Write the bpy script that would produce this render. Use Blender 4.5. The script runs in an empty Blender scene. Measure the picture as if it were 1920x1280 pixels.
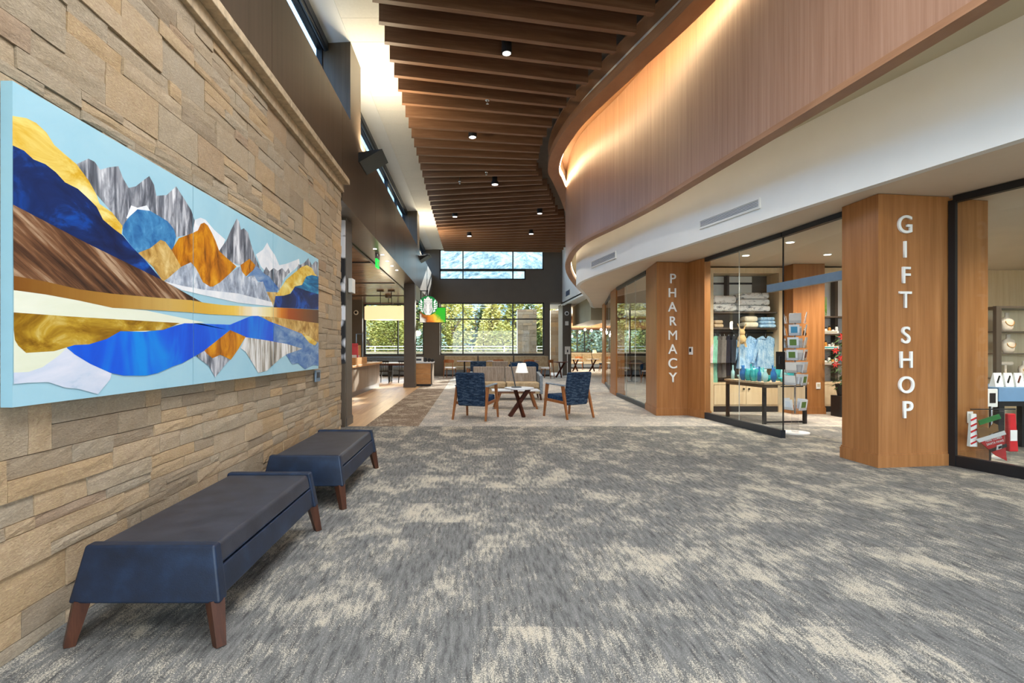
import bpy, math, random
from mathutils import Vector, Matrix
random.seed(7)
SC = bpy.context.scene
COL = SC.collection
PI = math.pi
# ------------------------------------------------------------------ camera, world, sun, exposure
FPX, CX, CY, EYE = 1000.0, 885.0, 654.0, 1.3      # focal length and vanishing point in photograph pixels, eye height
cam_d = bpy.data.cameras.new('camera'); cam = bpy.data.objects.new('camera', cam_d); COL.objects.link(cam)
cam.location = (0, 0, EYE); cam.rotation_euler = (PI/2, 0, 0)
cam_d.sensor_width = 36.0; cam_d.lens = 36.0*FPX/1920.0
cam_d.shift_x = (960-CX)/1920.0; cam_d.shift_y = (CY-640)/1920.0
cam_d.clip_start = 0.05; cam_d.clip_end = 600
SC.camera = cam
SC.view_settings.view_transform = 'Standard'; SC.view_settings.look = 'None'
SC.view_settings.gamma = 1.0; SC.view_settings.use_curve_mapping = False
SC.view_settings.exposure = 0.46
SC.cycles.use_denoising = True
SC.cycles.max_bounces = 8; SC.cycles.diffuse_bounces = 4; SC.cycles.glossy_bounces = 3
SC.cycles.transparent_max_bounces = 16; SC.cycles.transmission_bounces = 4
SC.cycles.caustics_reflective = False; SC.cycles.caustics_refractive = False
SC.cycles.sample_clamp_indirect = 6.0

world = bpy.data.worlds.new('world'); SC.world = world; world.use_nodes = True
bg = world.node_tree.nodes['Background']
bg.inputs[0].default_value = (0.74, 0.87, 1.0, 1); bg.inputs[1].default_value = 5.5

def lamp(name, typ, loc, energy, color=(1, 1, 1), size=0.5, size_y=None, direction=(0, 0, -1), parent=None, angle=None, blend=0.6):
    d = bpy.data.lights.new(name, typ); d.energy = energy; d.color = color
    if typ == 'AREA':
        d.size = size
        if size_y: d.shape = 'RECTANGLE'; d.size_y = size_y
    elif typ == 'SUN': d.angle = size
    else: d.shadow_soft_size = size
    if typ == 'SPOT': d.spot_size = angle or 1.9; d.spot_blend = blend
    o = bpy.data.objects.new(name, d); COL.objects.link(o); o.location = loc
    o.rotation_euler = Vector(direction).to_track_quat('-Z', 'Y').to_euler()
    if parent: o.parent = parent
    return o
lamp('sun', 'SUN', (10, 40, 30), 9.0, (1.0, 0.94, 0.85), 0.009, direction=(-0.38, -0.86, -0.345))
# unseen fill lights added above and behind the camera to brighten the hall
for _y in (-2.5, 0.6, 3.6):
    lamp('hall_fill_light', 'AREA', (0.6, _y, 5.55), 125, (0.94, 0.97, 1.0), 2.6, 1.4)

# ------------------------------------------------------------------ helpers
def S(r, g, b):
    f = lambda c: (c/255.0)/12.92 if c/255.0 <= 0.04045 else ((c/255.0+0.055)/1.055)**2.4
    return (f(r), f(g), f(b), 1.0)
def at(x, y, Y): return Vector(((x-CX)*Y/FPX, Y, EYE+(CY-y)*Y/FPX))       # point of a pixel at a known distance
def flr(x, y):                                                             # point of a pixel on the floor
    Y = EYE*FPX/(y-CY); return Vector(((x-CX)*Y/FPX, Y, 0))

class MB:
    def __init__(s): s.v = []; s.f = []; s.m = []; s.mi = 0; s.tone = []
    def add(s, vs, fs, tone=None):
        b = len(s.v); s.v += [tuple(p) for p in vs]
        for f in fs:
            s.f.append([b+i for i in f]); s.m.append(s.mi); s.tone.append(tone or 0.5)
        return s
    def box(s, x0, x1, y0, y1, z0, z1, M=None):
        vs = [Vector(p) for p in ((x0,y0,z0),(x1,y0,z0),(x1,y1,z0),(x0,y1,z0),(x0,y0,z1),(x1,y0,z1),(x1,y1,z1),(x0,y1,z1))]
        if M is not None: vs = [M @ p for p in vs]
        return s.add(vs, [(0,3,2,1),(4,5,6,7),(0,1,5,4),(1,2,6,5),(2,3,7,6),(3,0,4,7)])
    def cbox(s, c, d, M=None): return s.box(c[0]-d[0]/2, c[0]+d[0]/2, c[1]-d[1]/2, c[1]+d[1]/2, c[2]-d[2]/2, c[2]+d[2]/2, M)
    def hexa(s, bot, top):      # eight corners: four below, four above, same order
        return s.add(list(bot)+list(top), [(3,2,1,0),(4,5,6,7),(0,1,5,4),(1,2,6,5),(2,3,7,6),(3,0,4,7)])
    def bar(s, p0, p1, w, h, w1=None, h1=None, up=(0, 0, 1)):
        p0, p1 = Vector(p0), Vector(p1); d = (p1-p0).normalized(); u = Vector(up)
        if abs(d.dot(u)) > 0.98: u = Vector((0, 1, 0))
        sx = d.cross(u).normalized(); sy = sx.cross(d).normalized(); w1 = w if w1 is None else w1; h1 = h if h1 is None else h1
        q = lambda p, a, b: [p-sx*a/2-sy*b/2, p+sx*a/2-sy*b/2, p+sx*a/2+sy*b/2, p-sx*a/2+sy*b/2]
        return s.add(q(p0, w, h)+q(p1, w1, h1), [(0,1,2,3),(7,6,5,4),(1,0,4,5),(2,1,5,6),(3,2,6,7),(0,3,7,4)])
    def cyl(s, p0, p1, r0, r1=None, n=12):
        p0, p1 = Vector(p0), Vector(p1); r1 = r0 if r1 is None else r1; d = (p1-p0).normalized()
        u = Vector((0, 0, 1)) if abs(d.z) < 0.9 else Vector((1, 0, 0)); a = d.cross(u).normalized(); b = d.cross(a)
        vs = []
        for p, r in ((p0, r0), (p1, r1)):
            for i in range(n): t = 2*PI*i/n; vs.append(p+a*r*math.cos(t)+b*r*math.sin(t))
        fs = [(i, (i+1) % n, n+(i+1) % n, n+i) for i in range(n)]+[tuple(range(n-1, -1, -1)), tuple(range(n, 2*n))]
        return s.add(vs, fs)
    def tube(s, pts, r, n=8):
        for a, b in zip(pts[:-1], pts[1:]): s.cyl(a, b, r, r, n)
        return s
    def lathe(s, prof, n=20, c=(0, 0, 0), sx=1, sy=1):
        vs = []
        for r, z in prof:
            for i in range(n): t = 2*PI*i/n; vs.append((c[0]+sx*r*math.cos(t), c[1]+sy*r*math.sin(t), c[2]+z))
        k = len(prof); fs = []
        for j in range(k-1):
            for i in range(n): fs.append((j*n+i, j*n+(i+1) % n, (j+1)*n+(i+1) % n, (j+1)*n+i))
        fs.append(tuple(range(n-1, -1, -1))); fs.append(tuple(range((k-1)*n, k*n)))
        return s.add(vs, fs)
    def prism(s, poly, z0, z1):
        n = len(poly); vs = [(p[0], p[1], z0) for p in poly]+[(p[0], p[1], z1) for p in poly]
        return s.add(vs, [tuple(range(n-1, -1, -1)), tuple(range(n, 2*n))]+[(i, (i+1) % n, n+(i+1) % n, n+i) for i in range(n)])
    def slab(s, a, b, z0, z1, t=0.02):          # upright slab on the line a-b of the plan, thickness t to the right of a->b
        a, b = Vector((a[0], a[1])), Vector((b[0], b[1])); d = (b-a).normalized(); nrm = Vector((d.y, -d.x))*t
        return s.prism([a, b, b+nrm, a+nrm], z0, z1)
    def wall(s, line, z0, z1, t):               # curved upright wall on a plan line, thickened by t to its right
        L = [Vector((p[0], p[1])) for p in line]; R = offset(L, t); n = len(L)
        vs = [(p.x, p.y, z) for P_ in (L, R) for z in (z0, z1) for p in P_]
        fs = []
        for i in range(n-1):
            j = i+1
            fs += [(i, j, n+j, n+i), (2*n+j, 2*n+i, 3*n+i, 3*n+j), (n+i, n+j, 3*n+j, 3*n+i), (j, i, 2*n+i, 2*n+j)]
        fs += [(0, n, 3*n, 2*n), (n-1, 3*n-1, 4*n-1, 2*n-1)]
        return s.add(vs, fs)
    def quad(s, *ps): return s.add(ps, [tuple(range(len(ps)))])
    def build(s, name, m, parent=None, smooth=False, bevel=0, seg=2, tone=False):
        me = bpy.data.meshes.new(name); me.from_pydata(s.v, [], s.f)
        for x in (m if isinstance(m, (list, tuple)) else [m]): me.materials.append(x)
        if isinstance(m, (list, tuple)): me.polygons.foreach_set('material_index', s.m)
        if smooth: me.polygons.foreach_set('use_smooth', [True]*len(me.polygons))
        if tone:
            at_ = me.attributes.new('tone', 'FLOAT', 'FACE'); at_.data.foreach_set('value', s.tone)
        me.update()
        o = bpy.data.objects.new(name, me); COL.objects.link(o)
        if parent is not None: o.parent = parent
        if bevel:
            b = o.modifiers.new('bevel', 'BEVEL'); b.width = bevel; b.segments = seg; b.limit_method = 'ANGLE'; b.angle_limit = 0.6
            if smooth is False and seg > 1: me.polygons.foreach_set('use_smooth', [True]*len(me.polygons)); b.harden_normals = True
        return o
def offset(L, t):
    out = []
    for i in range(len(L)):
        d = (L[min(i+1, len(L)-1)]-L[max(i-1, 0)]).normalized(); out.append(L[i]+Vector((d.y, -d.x))*t)
    return out
def spline(pts, k=8):
    P_ = [Vector(p) for p in pts]; P_ = [P_[0]*2-P_[1]]+P_+[P_[-1]*2-P_[-2]]; out = []
    for i in range(1, len(P_)-2):
        a, b, c, d = P_[i-1:i+3]
        for j in range(k):
            t = j/k; out.append(0.5*((2*b)+(c-a)*t+(2*a-5*b+4*c-d)*t*t+(3*b-a-3*c+d)*t**3))
    return out+[P_[-2]]
def tag(o, label=None, cat=None, group=None, kind=None):
    if label: o['label'] = label
    if cat: o['category'] = cat
    if group: o['group'] = group
    if kind: o['kind'] = kind
    return o
def thing(name, label, cat, loc=(0, 0, 0), rz=0, group=None):
    o = bpy.data.objects.new(name, None); COL.objects.link(o); o.location = loc; o.rotation_euler = (0, 0, rz); o.empty_display_size = 0.1
    return tag(o, label, cat, group)
def struct(o): o['kind'] = 'structure'; return o
def copy_tree(o, parent=None):
    c = o.copy(); COL.objects.link(c); c.parent = parent
    for ch in list(o.children): copy_tree(ch, c)
    return c
def dup(root, loc, rz, label=None, group=None):
    r = copy_tree(root); r.location = loc; r.rotation_euler = (0, 0, rz)
    return tag(r, label, None, group)
def interp(tab, x):
    if x <= tab[0][0]: a, b = tab[0], tab[1]
    elif x >= tab[-1][0]: a, b = tab[-2], tab[-1]
    else:
        for a, b in zip(tab[:-1], tab[1:]):
            if a[0] <= x <= b[0]: break
    return a[1]+(b[1]-a[1])*(x-a[0])/(b[0]-a[0])

# ------------------------------------------------------------------ materials
MATS = {}
def new_mat(name, rough=0.6, metal=0.0, spec=0.5):
    m = bpy.data.materials.new(name); m.use_nodes = True; nt = m.node_tree
    b = nt.nodes['Principled BSDF']; b.inputs['Roughness'].default_value = rough; b.inputs['Metallic'].default_value = metal
    b.inputs['Specular IOR Level'].default_value = spec
    MATS[name] = m
    return m, nt, b
def N(nt, typ, **kw):
    n = nt.nodes.new(typ)
    for k, v in kw.items():
        if k == 'op': n.operation = v
        elif k == 'blend': n.blend_type = v
        else:
            n.inputs[k.replace('_', ' ')].default_value = v
    return n
def coords(nt, scale=(1, 1, 1), rot=(0, 0, 0), world=False):
    mp = nt.nodes.new('ShaderNodeMapping'); mp.inputs['Scale'].default_value = scale; mp.inputs['Rotation'].default_value = rot
    if world:
        g = nt.nodes.new('ShaderNodeNewGeometry'); nt.links.new(g.outputs['Position'], mp.inputs['Vector'])
    else:
        t = nt.nodes.new('ShaderNodeTexCoord'); nt.links.new(t.outputs['Object'], mp.inputs['Vector'])
    return mp.outputs['Vector']
def noise(nt, vec, scale=5, detail=4, rough=0.55, dist=0.0):
    n = nt.nodes.new('ShaderNodeTexNoise'); n.inputs['Scale'].default_value = scale; n.inputs['Detail'].default_value = detail
    n.inputs['Roughness'].default_value = rough; n.inputs['Distortion'].default_value = dist; nt.links.new(vec, n.inputs['Vector'])
    return n.outputs['Fac']
def ramp(nt, fac, stops, interp_='LINEAR'):
    r = nt.nodes.new('ShaderNodeValToRGB'); e = r.color_ramp.elements; r.color_ramp.interpolation = interp_
    while len(e) < len(stops): e.new(0.5)
    for k, (p, c) in enumerate(stops): e[k].position = p; e[k].color = c
    nt.links.new(fac, r.inputs['Fac']); return r.outputs['Color']
def mix(nt, fac, a, b, blend='MIX'):
    n = nt.nodes.new('ShaderNodeMix'); n.data_type = 'RGBA'; n.blend_type = blend
    for i, x in ((0, fac), (6, a), (7, b)):
        if hasattr(x, 'is_linked') or hasattr(x, 'links'): nt.links.new(x, n.inputs[i])
        else: n.inputs[i].default_value = x
    return n.outputs[2]
def math_(nt, op, a, b=0.0):
    n = nt.nodes.new('ShaderNodeMath'); n.operation = op
    for i, x in ((0, a), (1, b)):
        if hasattr(x, 'links'): nt.links.new(x, n.inputs[i])
        else: n.inputs[i].default_value = x
    return n.outputs[0]
def bump(nt, b, h, strength=0.3, dist=0.01):
    n = nt.nodes.new('ShaderNodeBump'); n.inputs['Strength'].default_value = strength; n.inputs['Distance'].default_value = dist
    nt.links.new(h, n.inputs['Height']); nt.links.new(n.outputs['Normal'], b.inputs['Normal'])
def plain(name, c, rough=0.6, metal=0.0, var=0.12, scale=8, spec=0.5, world=False, bmp=0.0):
    m, nt, b = new_mat(name, rough, metal, spec)
    n = noise(nt, coords(nt, world=world), scale, 4)
    lo = tuple(x*(1-var) for x in c[:3])+(1,); hi = tuple(min(1, x*(1+var)) for x in c[:3])+(1,)
    nt.links.new(ramp(nt, n, [(0.3, lo), (0.7, hi)]), b.inputs['Base Color'])
    if bmp: bump(nt, b, n, bmp, 0.004)
    return m
def glow(name, c, strength, base=None):
    m, nt, b = new_mat(name, 0.5)
    b.inputs['Base Color'].default_value = base or c; b.inputs['Emission Color'].default_value = c; b.inputs['Emission Strength'].default_value = strength
    return m
def wood(name, stops, grain=(22, 22, 0.9), rough=0.42, world=False, scale=1.0, det=6, spec=0.4):
    m, nt, b = new_mat(name, rough, spec=spec)
    v = coords(nt, grain, world=world)
    a = noise(nt, v, scale, det, 0.6, 0.3)
    f = noise(nt, coords(nt, tuple(g*9 if g == max(grain) else g*3 for g in grain), world=world), scale, 3, 0.6)
    big = noise(nt, coords(nt, tuple(g*0.12 for g in grain), world=world), scale, 2)
    s_ = math_(nt, 'ADD', math_(nt, 'MULTIPLY', a, 0.6), math_(nt, 'ADD', math_(nt, 'MULTIPLY', f, 0.25), math_(nt, 'MULTIPLY', big, 0.15)))
    nt.links.new(ramp(nt, s_, stops), b.inputs['Base Color']); bump(nt, b, f, 0.05, 0.002)
    return m
def glass(name, tint=(0.96, 0.985, 0.98, 1), ior=1.45, refl=1.0):
    m = bpy.data.materials.new(name); m.use_nodes = True; nt = m.node_tree; nt.nodes.clear()
    out = nt.nodes.new('ShaderNodeOutputMaterial'); tr = nt.nodes.new('ShaderNodeBsdfTransparent'); gl = nt.nodes.new('ShaderNodeBsdfGlossy')
    lw = nt.nodes.new('ShaderNodeLayerWeight'); lw.inputs['Blend'].default_value = 0.5; mx = nt.nodes.new('ShaderNodeMixShader')
    tr.inputs['Color'].default_value = tint; gl.inputs['Roughness'].default_value = 0.01
    nt.links.new(math_(nt, 'ADD', 0.022*refl, math_(nt, 'MULTIPLY', math_(nt, 'POWER', lw.outputs['Facing'], 5.0), 0.6*refl)), mx.inputs['Fac'])
    nt.links.new(tr.outputs[0], mx.inputs[1]); nt.links.new(gl.outputs[0], mx.inputs[2]); nt.links.new(mx.outputs[0], out.inputs['Surface'])
    MATS[name] = m; return m
# ---- the place's materials
def stone_mat():
    m, nt, b = new_mat('sandstone', 0.85, spec=0.25)
    a = nt.nodes.new('ShaderNodeAttribute'); a.attribute_name = 'tone'
    base = ramp(nt, a.outputs['Fac'], [(0.0, S(176, 162, 144)), (0.25, S(194, 179, 158)), (0.5, S(190, 179, 163)), (0.72, S(203, 188, 165)), (0.93, S(204, 183, 150)), (1.0, S(186, 166, 148))])
    n1 = noise(nt, coords(nt, world=True), 9, 6, 0.65); n2 = noise(nt, coords(nt, (1, 1, 2.2), world=True), 55, 5, 0.7)
    c = mix(nt, math_(nt, 'MULTIPLY', n1, 0.9), base, S(150, 136, 118), 'SOFT_LIGHT')
    c = mix(nt, 0.42, c, ramp(nt, n2, [(0.25, S(110, 100, 88)), (0.5, S(150, 142, 130)), (0.75, S(214, 206, 190))]), 'OVERLAY')
    nt.links.new(c, b.inputs['Base Color'])
    bump(nt, b, math_(nt, 'ADD', n1, math_(nt, 'MULTIPLY', n2, 0.7)), 0.65, 0.02)
    return m
def carpet_mat(name, pal, warm=0.0):
    m, nt, b = new_mat(name, 0.95, spec=0.1)
    st = noise(nt, coords(nt, (42, 8, 1), world=True), 1.0, 7, 0.72)               # yarn streaks along the hall
    fine = noise(nt, coords(nt, (210, 120, 1), world=True), 1.0, 2, 0.6)
    patch = noise(nt, coords(nt, (3.4, 2.3, 1), world=True), 1.0, 3, 0.6, 0.3)
    # carpet tiles 0.5 x 0.25 m, each with its own share of the pale yarn
    mp = coords(nt, (2.0, 2.0, 0.0), world=True)
    fl = nt.nodes.new('ShaderNodeVectorMath'); fl.operation = 'FLOOR'; nt.links.new(mp, fl.inputs[0])
    wn = nt.nodes.new('ShaderNodeTexWhiteNoise'); wn.noise_dimensions = '2D'; nt.links.new(fl.outputs[0], wn.inputs['Vector'])
    t = math_(nt, 'ADD', math_(nt, 'MULTIPLY', st, 0.95), math_(nt, 'ADD', math_(nt, 'MULTIPLY', patch, 0.85), math_(nt, 'MULTIPLY', wn.outputs['Value'], 0.13)))
    t = math_(nt, 'ADD', t, math_(nt, 'MULTIPLY', math_(nt, 'SUBTRACT', fine, 0.5), 0.75))
    pale = ramp(nt, math_(nt, 'SUBTRACT', t, 0.5), [(0.47, (0, 0, 0, 1)), (0.64, (1, 1, 1, 1))])
    dark = ramp(nt, noise(nt, coords(nt, (40, 5.5, 1), world=True), 1.0, 6, 0.74), [(0.36, pal[0]), (0.5, pal[1]), (0.64, pal[2])])
    c = mix(nt, pale, dark, pal[3])
    c = mix(nt, 0.5, c, ramp(nt, fine, [(0.28, S(80, 80, 80)), (0.5, S(138, 138, 138)), (0.72, S(196, 196, 196))]), 'OVERLAY')
    nt.links.new(c, b.inputs['Base Color']); bump(nt, b, fine, 0.5, 0.004)
    return m
M_STONE = stone_mat()
M_MORTAR = plain('mortar', S(176, 168, 152), 0.9, var=0.2, scale=30, world=True)
M_CAP = plain('stone_cap', S(186, 164, 134), 0.8, var=0.25, scale=14, world=True, bmp=0.4)
M_CARPET = carpet_mat('streaked_grey_carpet', [S(90, 90, 89), S(124, 124, 122), S(144, 143, 141), S(200, 193, 177)])
M_CARPET2 = carpet_mat('pale_lounge_carpet', [S(158, 154, 148), S(182, 178, 172), S(196, 193, 188), S(218, 211, 200)])
M_CARPET3 = carpet_mat('brown_border_carpet', [S(118, 102, 88), S(146, 127, 110), S(164, 147, 128), S(208, 195, 174)])
M_PLANK = wood('floor_plank', [(0.3, S(150, 108, 72)), (0.5, S(186, 142, 98)), (0.7, S(208, 168, 122))], (14, 0.8, 14), 0.35)
M_PLANK2 = wood('floor_plank_pale', [(0.3, S(176, 140, 102)), (0.5, S(205, 168, 126)), (0.7, S(222, 190, 150))], (14, 0.8, 14), 0.35)
M_CHERRY = wood('cherry_veneer', [(0.28, S(128, 82, 44)), (0.5, S(160, 107, 60)), (0.72, S(182, 129, 80))], (16, 16, 0.7), 0.4)
M_FASCIA = wood('fascia_veneer', [(0.28, S(132, 94, 71)), (0.5, S(156, 117, 92)), (0.72, S(176, 138, 113))], (24, 24, 0.5), 0.38)
M_TRIMWOOD = wood('trim_wood', [(0.28, S(134, 92, 62)), (0.5, S(154, 110, 76)), (0.72, S(172, 128, 92))], (3, 1.2, 14), 0.45)
M_SLAT = wood('slat_walnut', [(0.28, S(94, 64, 44)), (0.5, S(120, 86, 62)), (0.72, S(152, 118, 92))], (0.9, 16, 16), 0.5)
M_BRONZE = wood('bronze_laminate', [(0.28, S(72, 60, 48)), (0.5, S(86, 73, 60)), (0.72, S(98, 84, 70))], (14, 14, 0.5), 0.34, spec=0.5)
M_DARKCOL = plain('dark_taupe_paint', S(96, 88, 79), 0.5, var=0.06, scale=2)
M_DARKCEIL = plain('dark_plenum', S(112, 106, 100), 0.9, var=0.1)
M_WHITE = plain('white_paint', S(232, 232, 228), 0.55, var=0.02, scale=2)
M_TILE = plain('ceiling_tile_white', S(236, 233, 224), 0.8, var=0.03, scale=30)
M_SOFFIT = plain('soffit_paint', S(222, 206, 186), 0.6, var=0.03, scale=2)
M_COVE = plain('cove_beige', S(196, 186, 160), 0.7, var=0.03, scale=2)
M_OLIVE = plain('olive_paint', S(158, 150, 124), 0.6, var=0.04, scale=2)
M_BLACK = plain('black_metal', S(34, 34, 36), 0.4, 0.3, var=0.1)
M_STEEL = plain('blue_grey_steel', S(120, 140, 158), 0.4, 0.3, var=0.06)
M_CHROME = plain('brushed_chrome', S(190, 192, 194), 0.25, 0.9, var=0.05)
M_TRACK = plain('dark_track', S(52, 58, 66), 0.4, 0.5, var=0.06)
M_GLASS = glass('clear_glass')
M_WINGLASS = glass('window_glass', (0.93, 0.965, 0.975, 1))
M_CLERE = glass('tinted_clerestory_glass', (0.50, 0.62, 0.74, 1))
M_VENT = plain('vent_grey', S(96, 112, 140), 0.4, 0.3, var=0.1)
M_NAVY = None
def weave(name, c0, c1, c2, scale=(60, 60, 14), rough=0.9):
    m, nt, b = new_mat(name, rough, spec=0.2)
    n = noise(nt, coords(nt, scale), 1.0, 4, 0.65); n2 = noise(nt, coords(nt, tuple(x*4 for x in scale)), 1.0, 2)
    v = math_(nt, 'ADD', math_(nt, 'MULTIPLY', n, 0.8), math_(nt, 'MULTIPLY', n2, 0.2))
    nt.links.new(ramp(nt, v, [(0.36, c0), (0.5, c1), (0.64, c2)]), b.inputs['Base Color']); bump(nt, b, n2, 0.3, 0.003)
    return m
M_NAVY = weave('navy_woven_fabric', S(18, 27, 42), S(32, 50, 74), S(78, 94, 110), (9, 9, 42))
M_NAVYSEAT = weave('navy_seat_fabric', S(18, 34, 58), S(28, 56, 90), S(46, 78, 112), (24, 24, 24))
M_TAUPE = weave('taupe_stripe_fabric', S(128, 116, 104), S(152, 140, 128), S(170, 160, 150), (38, 3, 3))
M_TAN = weave('tan_booth_vinyl', S(166, 144, 112), S(184, 162, 128), S(198, 178, 146), (8, 8, 8), 0.6)
M_CREAM = weave('cream_seat_vinyl', S(196, 180, 150), S(210, 196, 168), S(222, 210, 184), (8, 8, 8), 0.6)
M_GREYUPH = weave('grey_blue_arm_fabric', S(112, 122, 132), S(132, 142, 152), S(150, 160, 168), (30, 30, 30), 0.7)
def leather(name, a, b_, c):
    m, nt, b = new_mat(name, 0.42, spec=0.45)
    n = noise(nt, coords(nt), 7, 6, 0.6); n2 = noise(nt, coords(nt), 160, 3, 0.6)
    nt.links.new(ramp(nt, n, [(0.3, a), (0.5, b_), (0.72, c)]), b.inputs['Base Color']); bump(nt, b, n2, 0.25, 0.002)
    return m
M_LEATHER = leather('navy_leather', S(15, 26, 43), S(20, 35, 57), S(29, 48, 74))
M_LEATHERTOP = leather('charcoal_leather', S(36, 38, 47), S(46, 49, 59), S(56, 59, 70))
M_LEGWOOD = wood('mahogany_leg', [(0.3, S(52, 28, 18)), (0.5, S(72, 40, 25)), (0.7, S(92, 54, 35))], (30, 30, 3), 0.4)
M_CHAIRWOOD = wood('chair_walnut', [(0.3, S(112, 66, 34)), (0.5, S(142, 88, 48)), (0.7, S(166, 108, 64))], (30, 30, 3), 0.4)
M_XWOOD = wood('dark_cherry', [(0.3, S(70, 32, 20)), (0.5, S(94, 46, 30)), (0.7, S(118, 64, 42))], (20, 20, 4), 0.35)
M_LIGHTMAPLE = wood('maple_cabinet', [(0.3, S(206, 178, 138)), (0.5, S(222, 198, 160)), (0.7, S(232, 212, 178))], (16, 16, 0.9), 0.45)
M_COUNTER = wood('counter_board', [(0.3, S(110, 92, 74)), (0.5, S(138, 118, 96)), (0.7, S(160, 140, 118))], (22, 22, 1.2), 0.5)
M_OAK = wood('counter_oak', [(0.3, S(176, 122, 66)), (0.5, S(200, 146, 88)), (0.7, S(218, 170, 112))], (3, 1, 20), 0.4)
M_CAFECEIL = wood('cafe_ceiling_wood', [(0.3, S(128, 96, 72)), (0.5, S(158, 124, 98)), (0.7, S(182, 152, 126))], (0.5, 9, 1), 0.22, spec=0.6)
M_TOPWHITE = plain('white_tabletop', S(226, 226, 230), 0.3, var=0.03)
M_PAPER = plain('paper_white', S(236, 234, 228), 0.6, var=0.04)
M_SHADE = glow('lamp_shade_white', S(250, 246, 236), 0.35, S(245, 243, 236))
M_DRUM = glow('drum_shade_cream', S(255, 226, 168), 0.75, S(245, 226, 186))
M_LED = glow('led_strip_warm', (1.0, 0.84, 0.50, 1), 26.0)
M_LENS = glow('lamp_lens', (1.0, 0.95, 0.86, 1), 4.0)
M_RECESS = glow('recessed_lens', (1.0, 0.93, 0.82, 1), 9.0)
M_EXIT = glow('exit_green', S(30, 200, 70), 1.2)
# ================================================================== THE SETTING
def sbox(name, m, *b, bevel=0): return struct(MB().box(*b).build(name, m, bevel=bevel))
# ---- floors
struct(MB().prism([(-2.6, -6), (12, -6), (12, 8.97), (-2.6, 8.97)], -0.15, 0).build('floor', M_CARPET))
struct(MB().prism([(-0.9, 8.97), (12, 8.97), (12, 36.2), (-0.9, 36.2)], -0.15, 0).build('floor', M_CARPET2))
struct(MB().prism([(-1.8, 8.97), (-0.9, 8.97), (-0.9, 26.1), (-1.8, 26.1)], -0.15, 0).build('floor', M_CARPET3))
sub = struct(MB().prism([(-7.0, 8.97), (-1.8, 8.97), (-1.8, 26.1), (-7.0, 26.1)], -0.15, -0.012).build('floor', M_MORTAR))
pm = {}
rp = random.Random(3)
for i in range(26):                                    # laminate planks of the café floor
    x1 = -1.8-i*0.2; y = 8.97-rp.random()*1.2
    while y < 26.1:
        L = 2.1; y0, y1 = max(y, 8.97), min(y+L, 26.1); y += L
        if y1-y0 < 0.1: continue
        key = round(y1-y0, 3); mt = rp.choice((M_PLANK, M_PLANK2)) if i > 1 else M_PLANK2
        if (key, mt.name) not in pm:
            o = MB().box(-0.0985, 0.0985, 0.0015, key-0.0015, -0.012, 0).build('plank', mt, sub); pm[(key, mt.name)] = o.data
        else:
            o = bpy.data.objects.new('plank', pm[(key, mt.name)]); COL.objects.link(o); o.parent = sub
        o.location = (x1-0.1, y0, 0)
# ---- stone wall on the left
WX = -1.92
wl = struct(MB().box(-2.14, WX-0.035, -1.3, 7.82, 0, 3.60).build('wall_left', M_MORTAR))
def make_stone(rs, mb, y0, y1, z0, z1):
    g = 0.0018; y0 += g; y1 -= g; z0 += g; z1 -= g; proud = rs.uniform(-0.010, 0.003); ny, nz = 4, 3
    tilt = rs.uniform(-0.003, 0.003); tilt2 = rs.uniform(-0.003, 0.003); vs = []
    for k in range(nz+1):
        for j in range(ny+1):
            u, w = j/ny, k/nz; e = (j in (0, ny)) or (k in (0, nz))
            x = WX+proud+tilt*(u*2-1)+tilt2*(w*2-1)+(rs.uniform(-0.004, 0.001) if e else rs.uniform(-0.001, 0.0045))
            vs.append((x, y0+(y1-y0)*u+(0 if e else rs.uniform(-.01, .01)), z0+(z1-z0)*w))
    n = ny+1; fs = [(k*n+j, k*n+j+1, (k+1)*n+j+1, (k+1)*n+j) for k in range(nz) for j in range(ny)]
    b = len(vs); ring = [j for j in range(n)]+[k*n+ny for k in range(1, nz+1)]+[nz*n+j for j in range(ny-1, -1, -1)]+[k*n for k in range(nz-1, 0, -1)]
    vs += [(WX-0.05, vs[i][1], vs[i][2]) for i in ring]; r = len(ring)
    fs += [(ring[(i+1) % r], ring[i], b+i, b+(i+1) % r) for i in range(r)]
    mb.add(vs, fs, rs.random())
rs = random.Random(21); rects = []
z = 0.0
while z < 3.58:
    hb = rs.choice((0.15, 0.18, 0.20, 0.23)); hb = min(hb, 3.60-z)
    if 3.60-z-hb < 0.09: hb = 3.60-z
    y = -1.0+rs.random()*0.3
    while y < 7.84:
        L = rs.uniform(0.45, 1.1); e = min(y+L, 7.84)
        if 7.84-e < 0.2: e = 7.84
        kind = rs.random()
        fr = [(0, 1)] if kind < 0.28 else ([(0, 0.5), (0.5, 1)] if kind < 0.62 else ([(0, 0.36), (0.36, 1)] if kind < 0.78 else ([(0, 0.62), (0.62, 1)] if kind < 0.9 else [(0, .33), (.33, .67), (.67, 1)])))
        for f0, f1 in fr:
            yy = y
            while yy < e-0.01:
                l = rs.uniform(0.22, 0.62) if kind >= 0.28 else rs.uniform(0.32, 0.6)
                ee = min(yy+l, e)
                if e-ee < 0.12: ee = e
                rects.append((yy, ee, z+hb*f0, z+hb*f1)); yy = ee
        y = e
    z += hb
def seen(r):
    y0, y1, z0, z1 = r
    if y1 < 2.15: return -1
    yc, zc = (y0+y1)/2, (z0+z1)/2
    if 2.2 < yc < 6.4 and 1.1 < zc < 2.3: return -0.5
    ya, yb = max(y0, 2.17), y1
    return (1.92e3/ya-1.92e3/yb)*((z1-z0)*1000/yc)
rects.sort(key=seen, reverse=True)
for r in rects[:300]:
    mb = MB(); make_stone(rs, mb, *r); mb.build('stone', M_STONE, wl, tone=True)
mb = MB()
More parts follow.
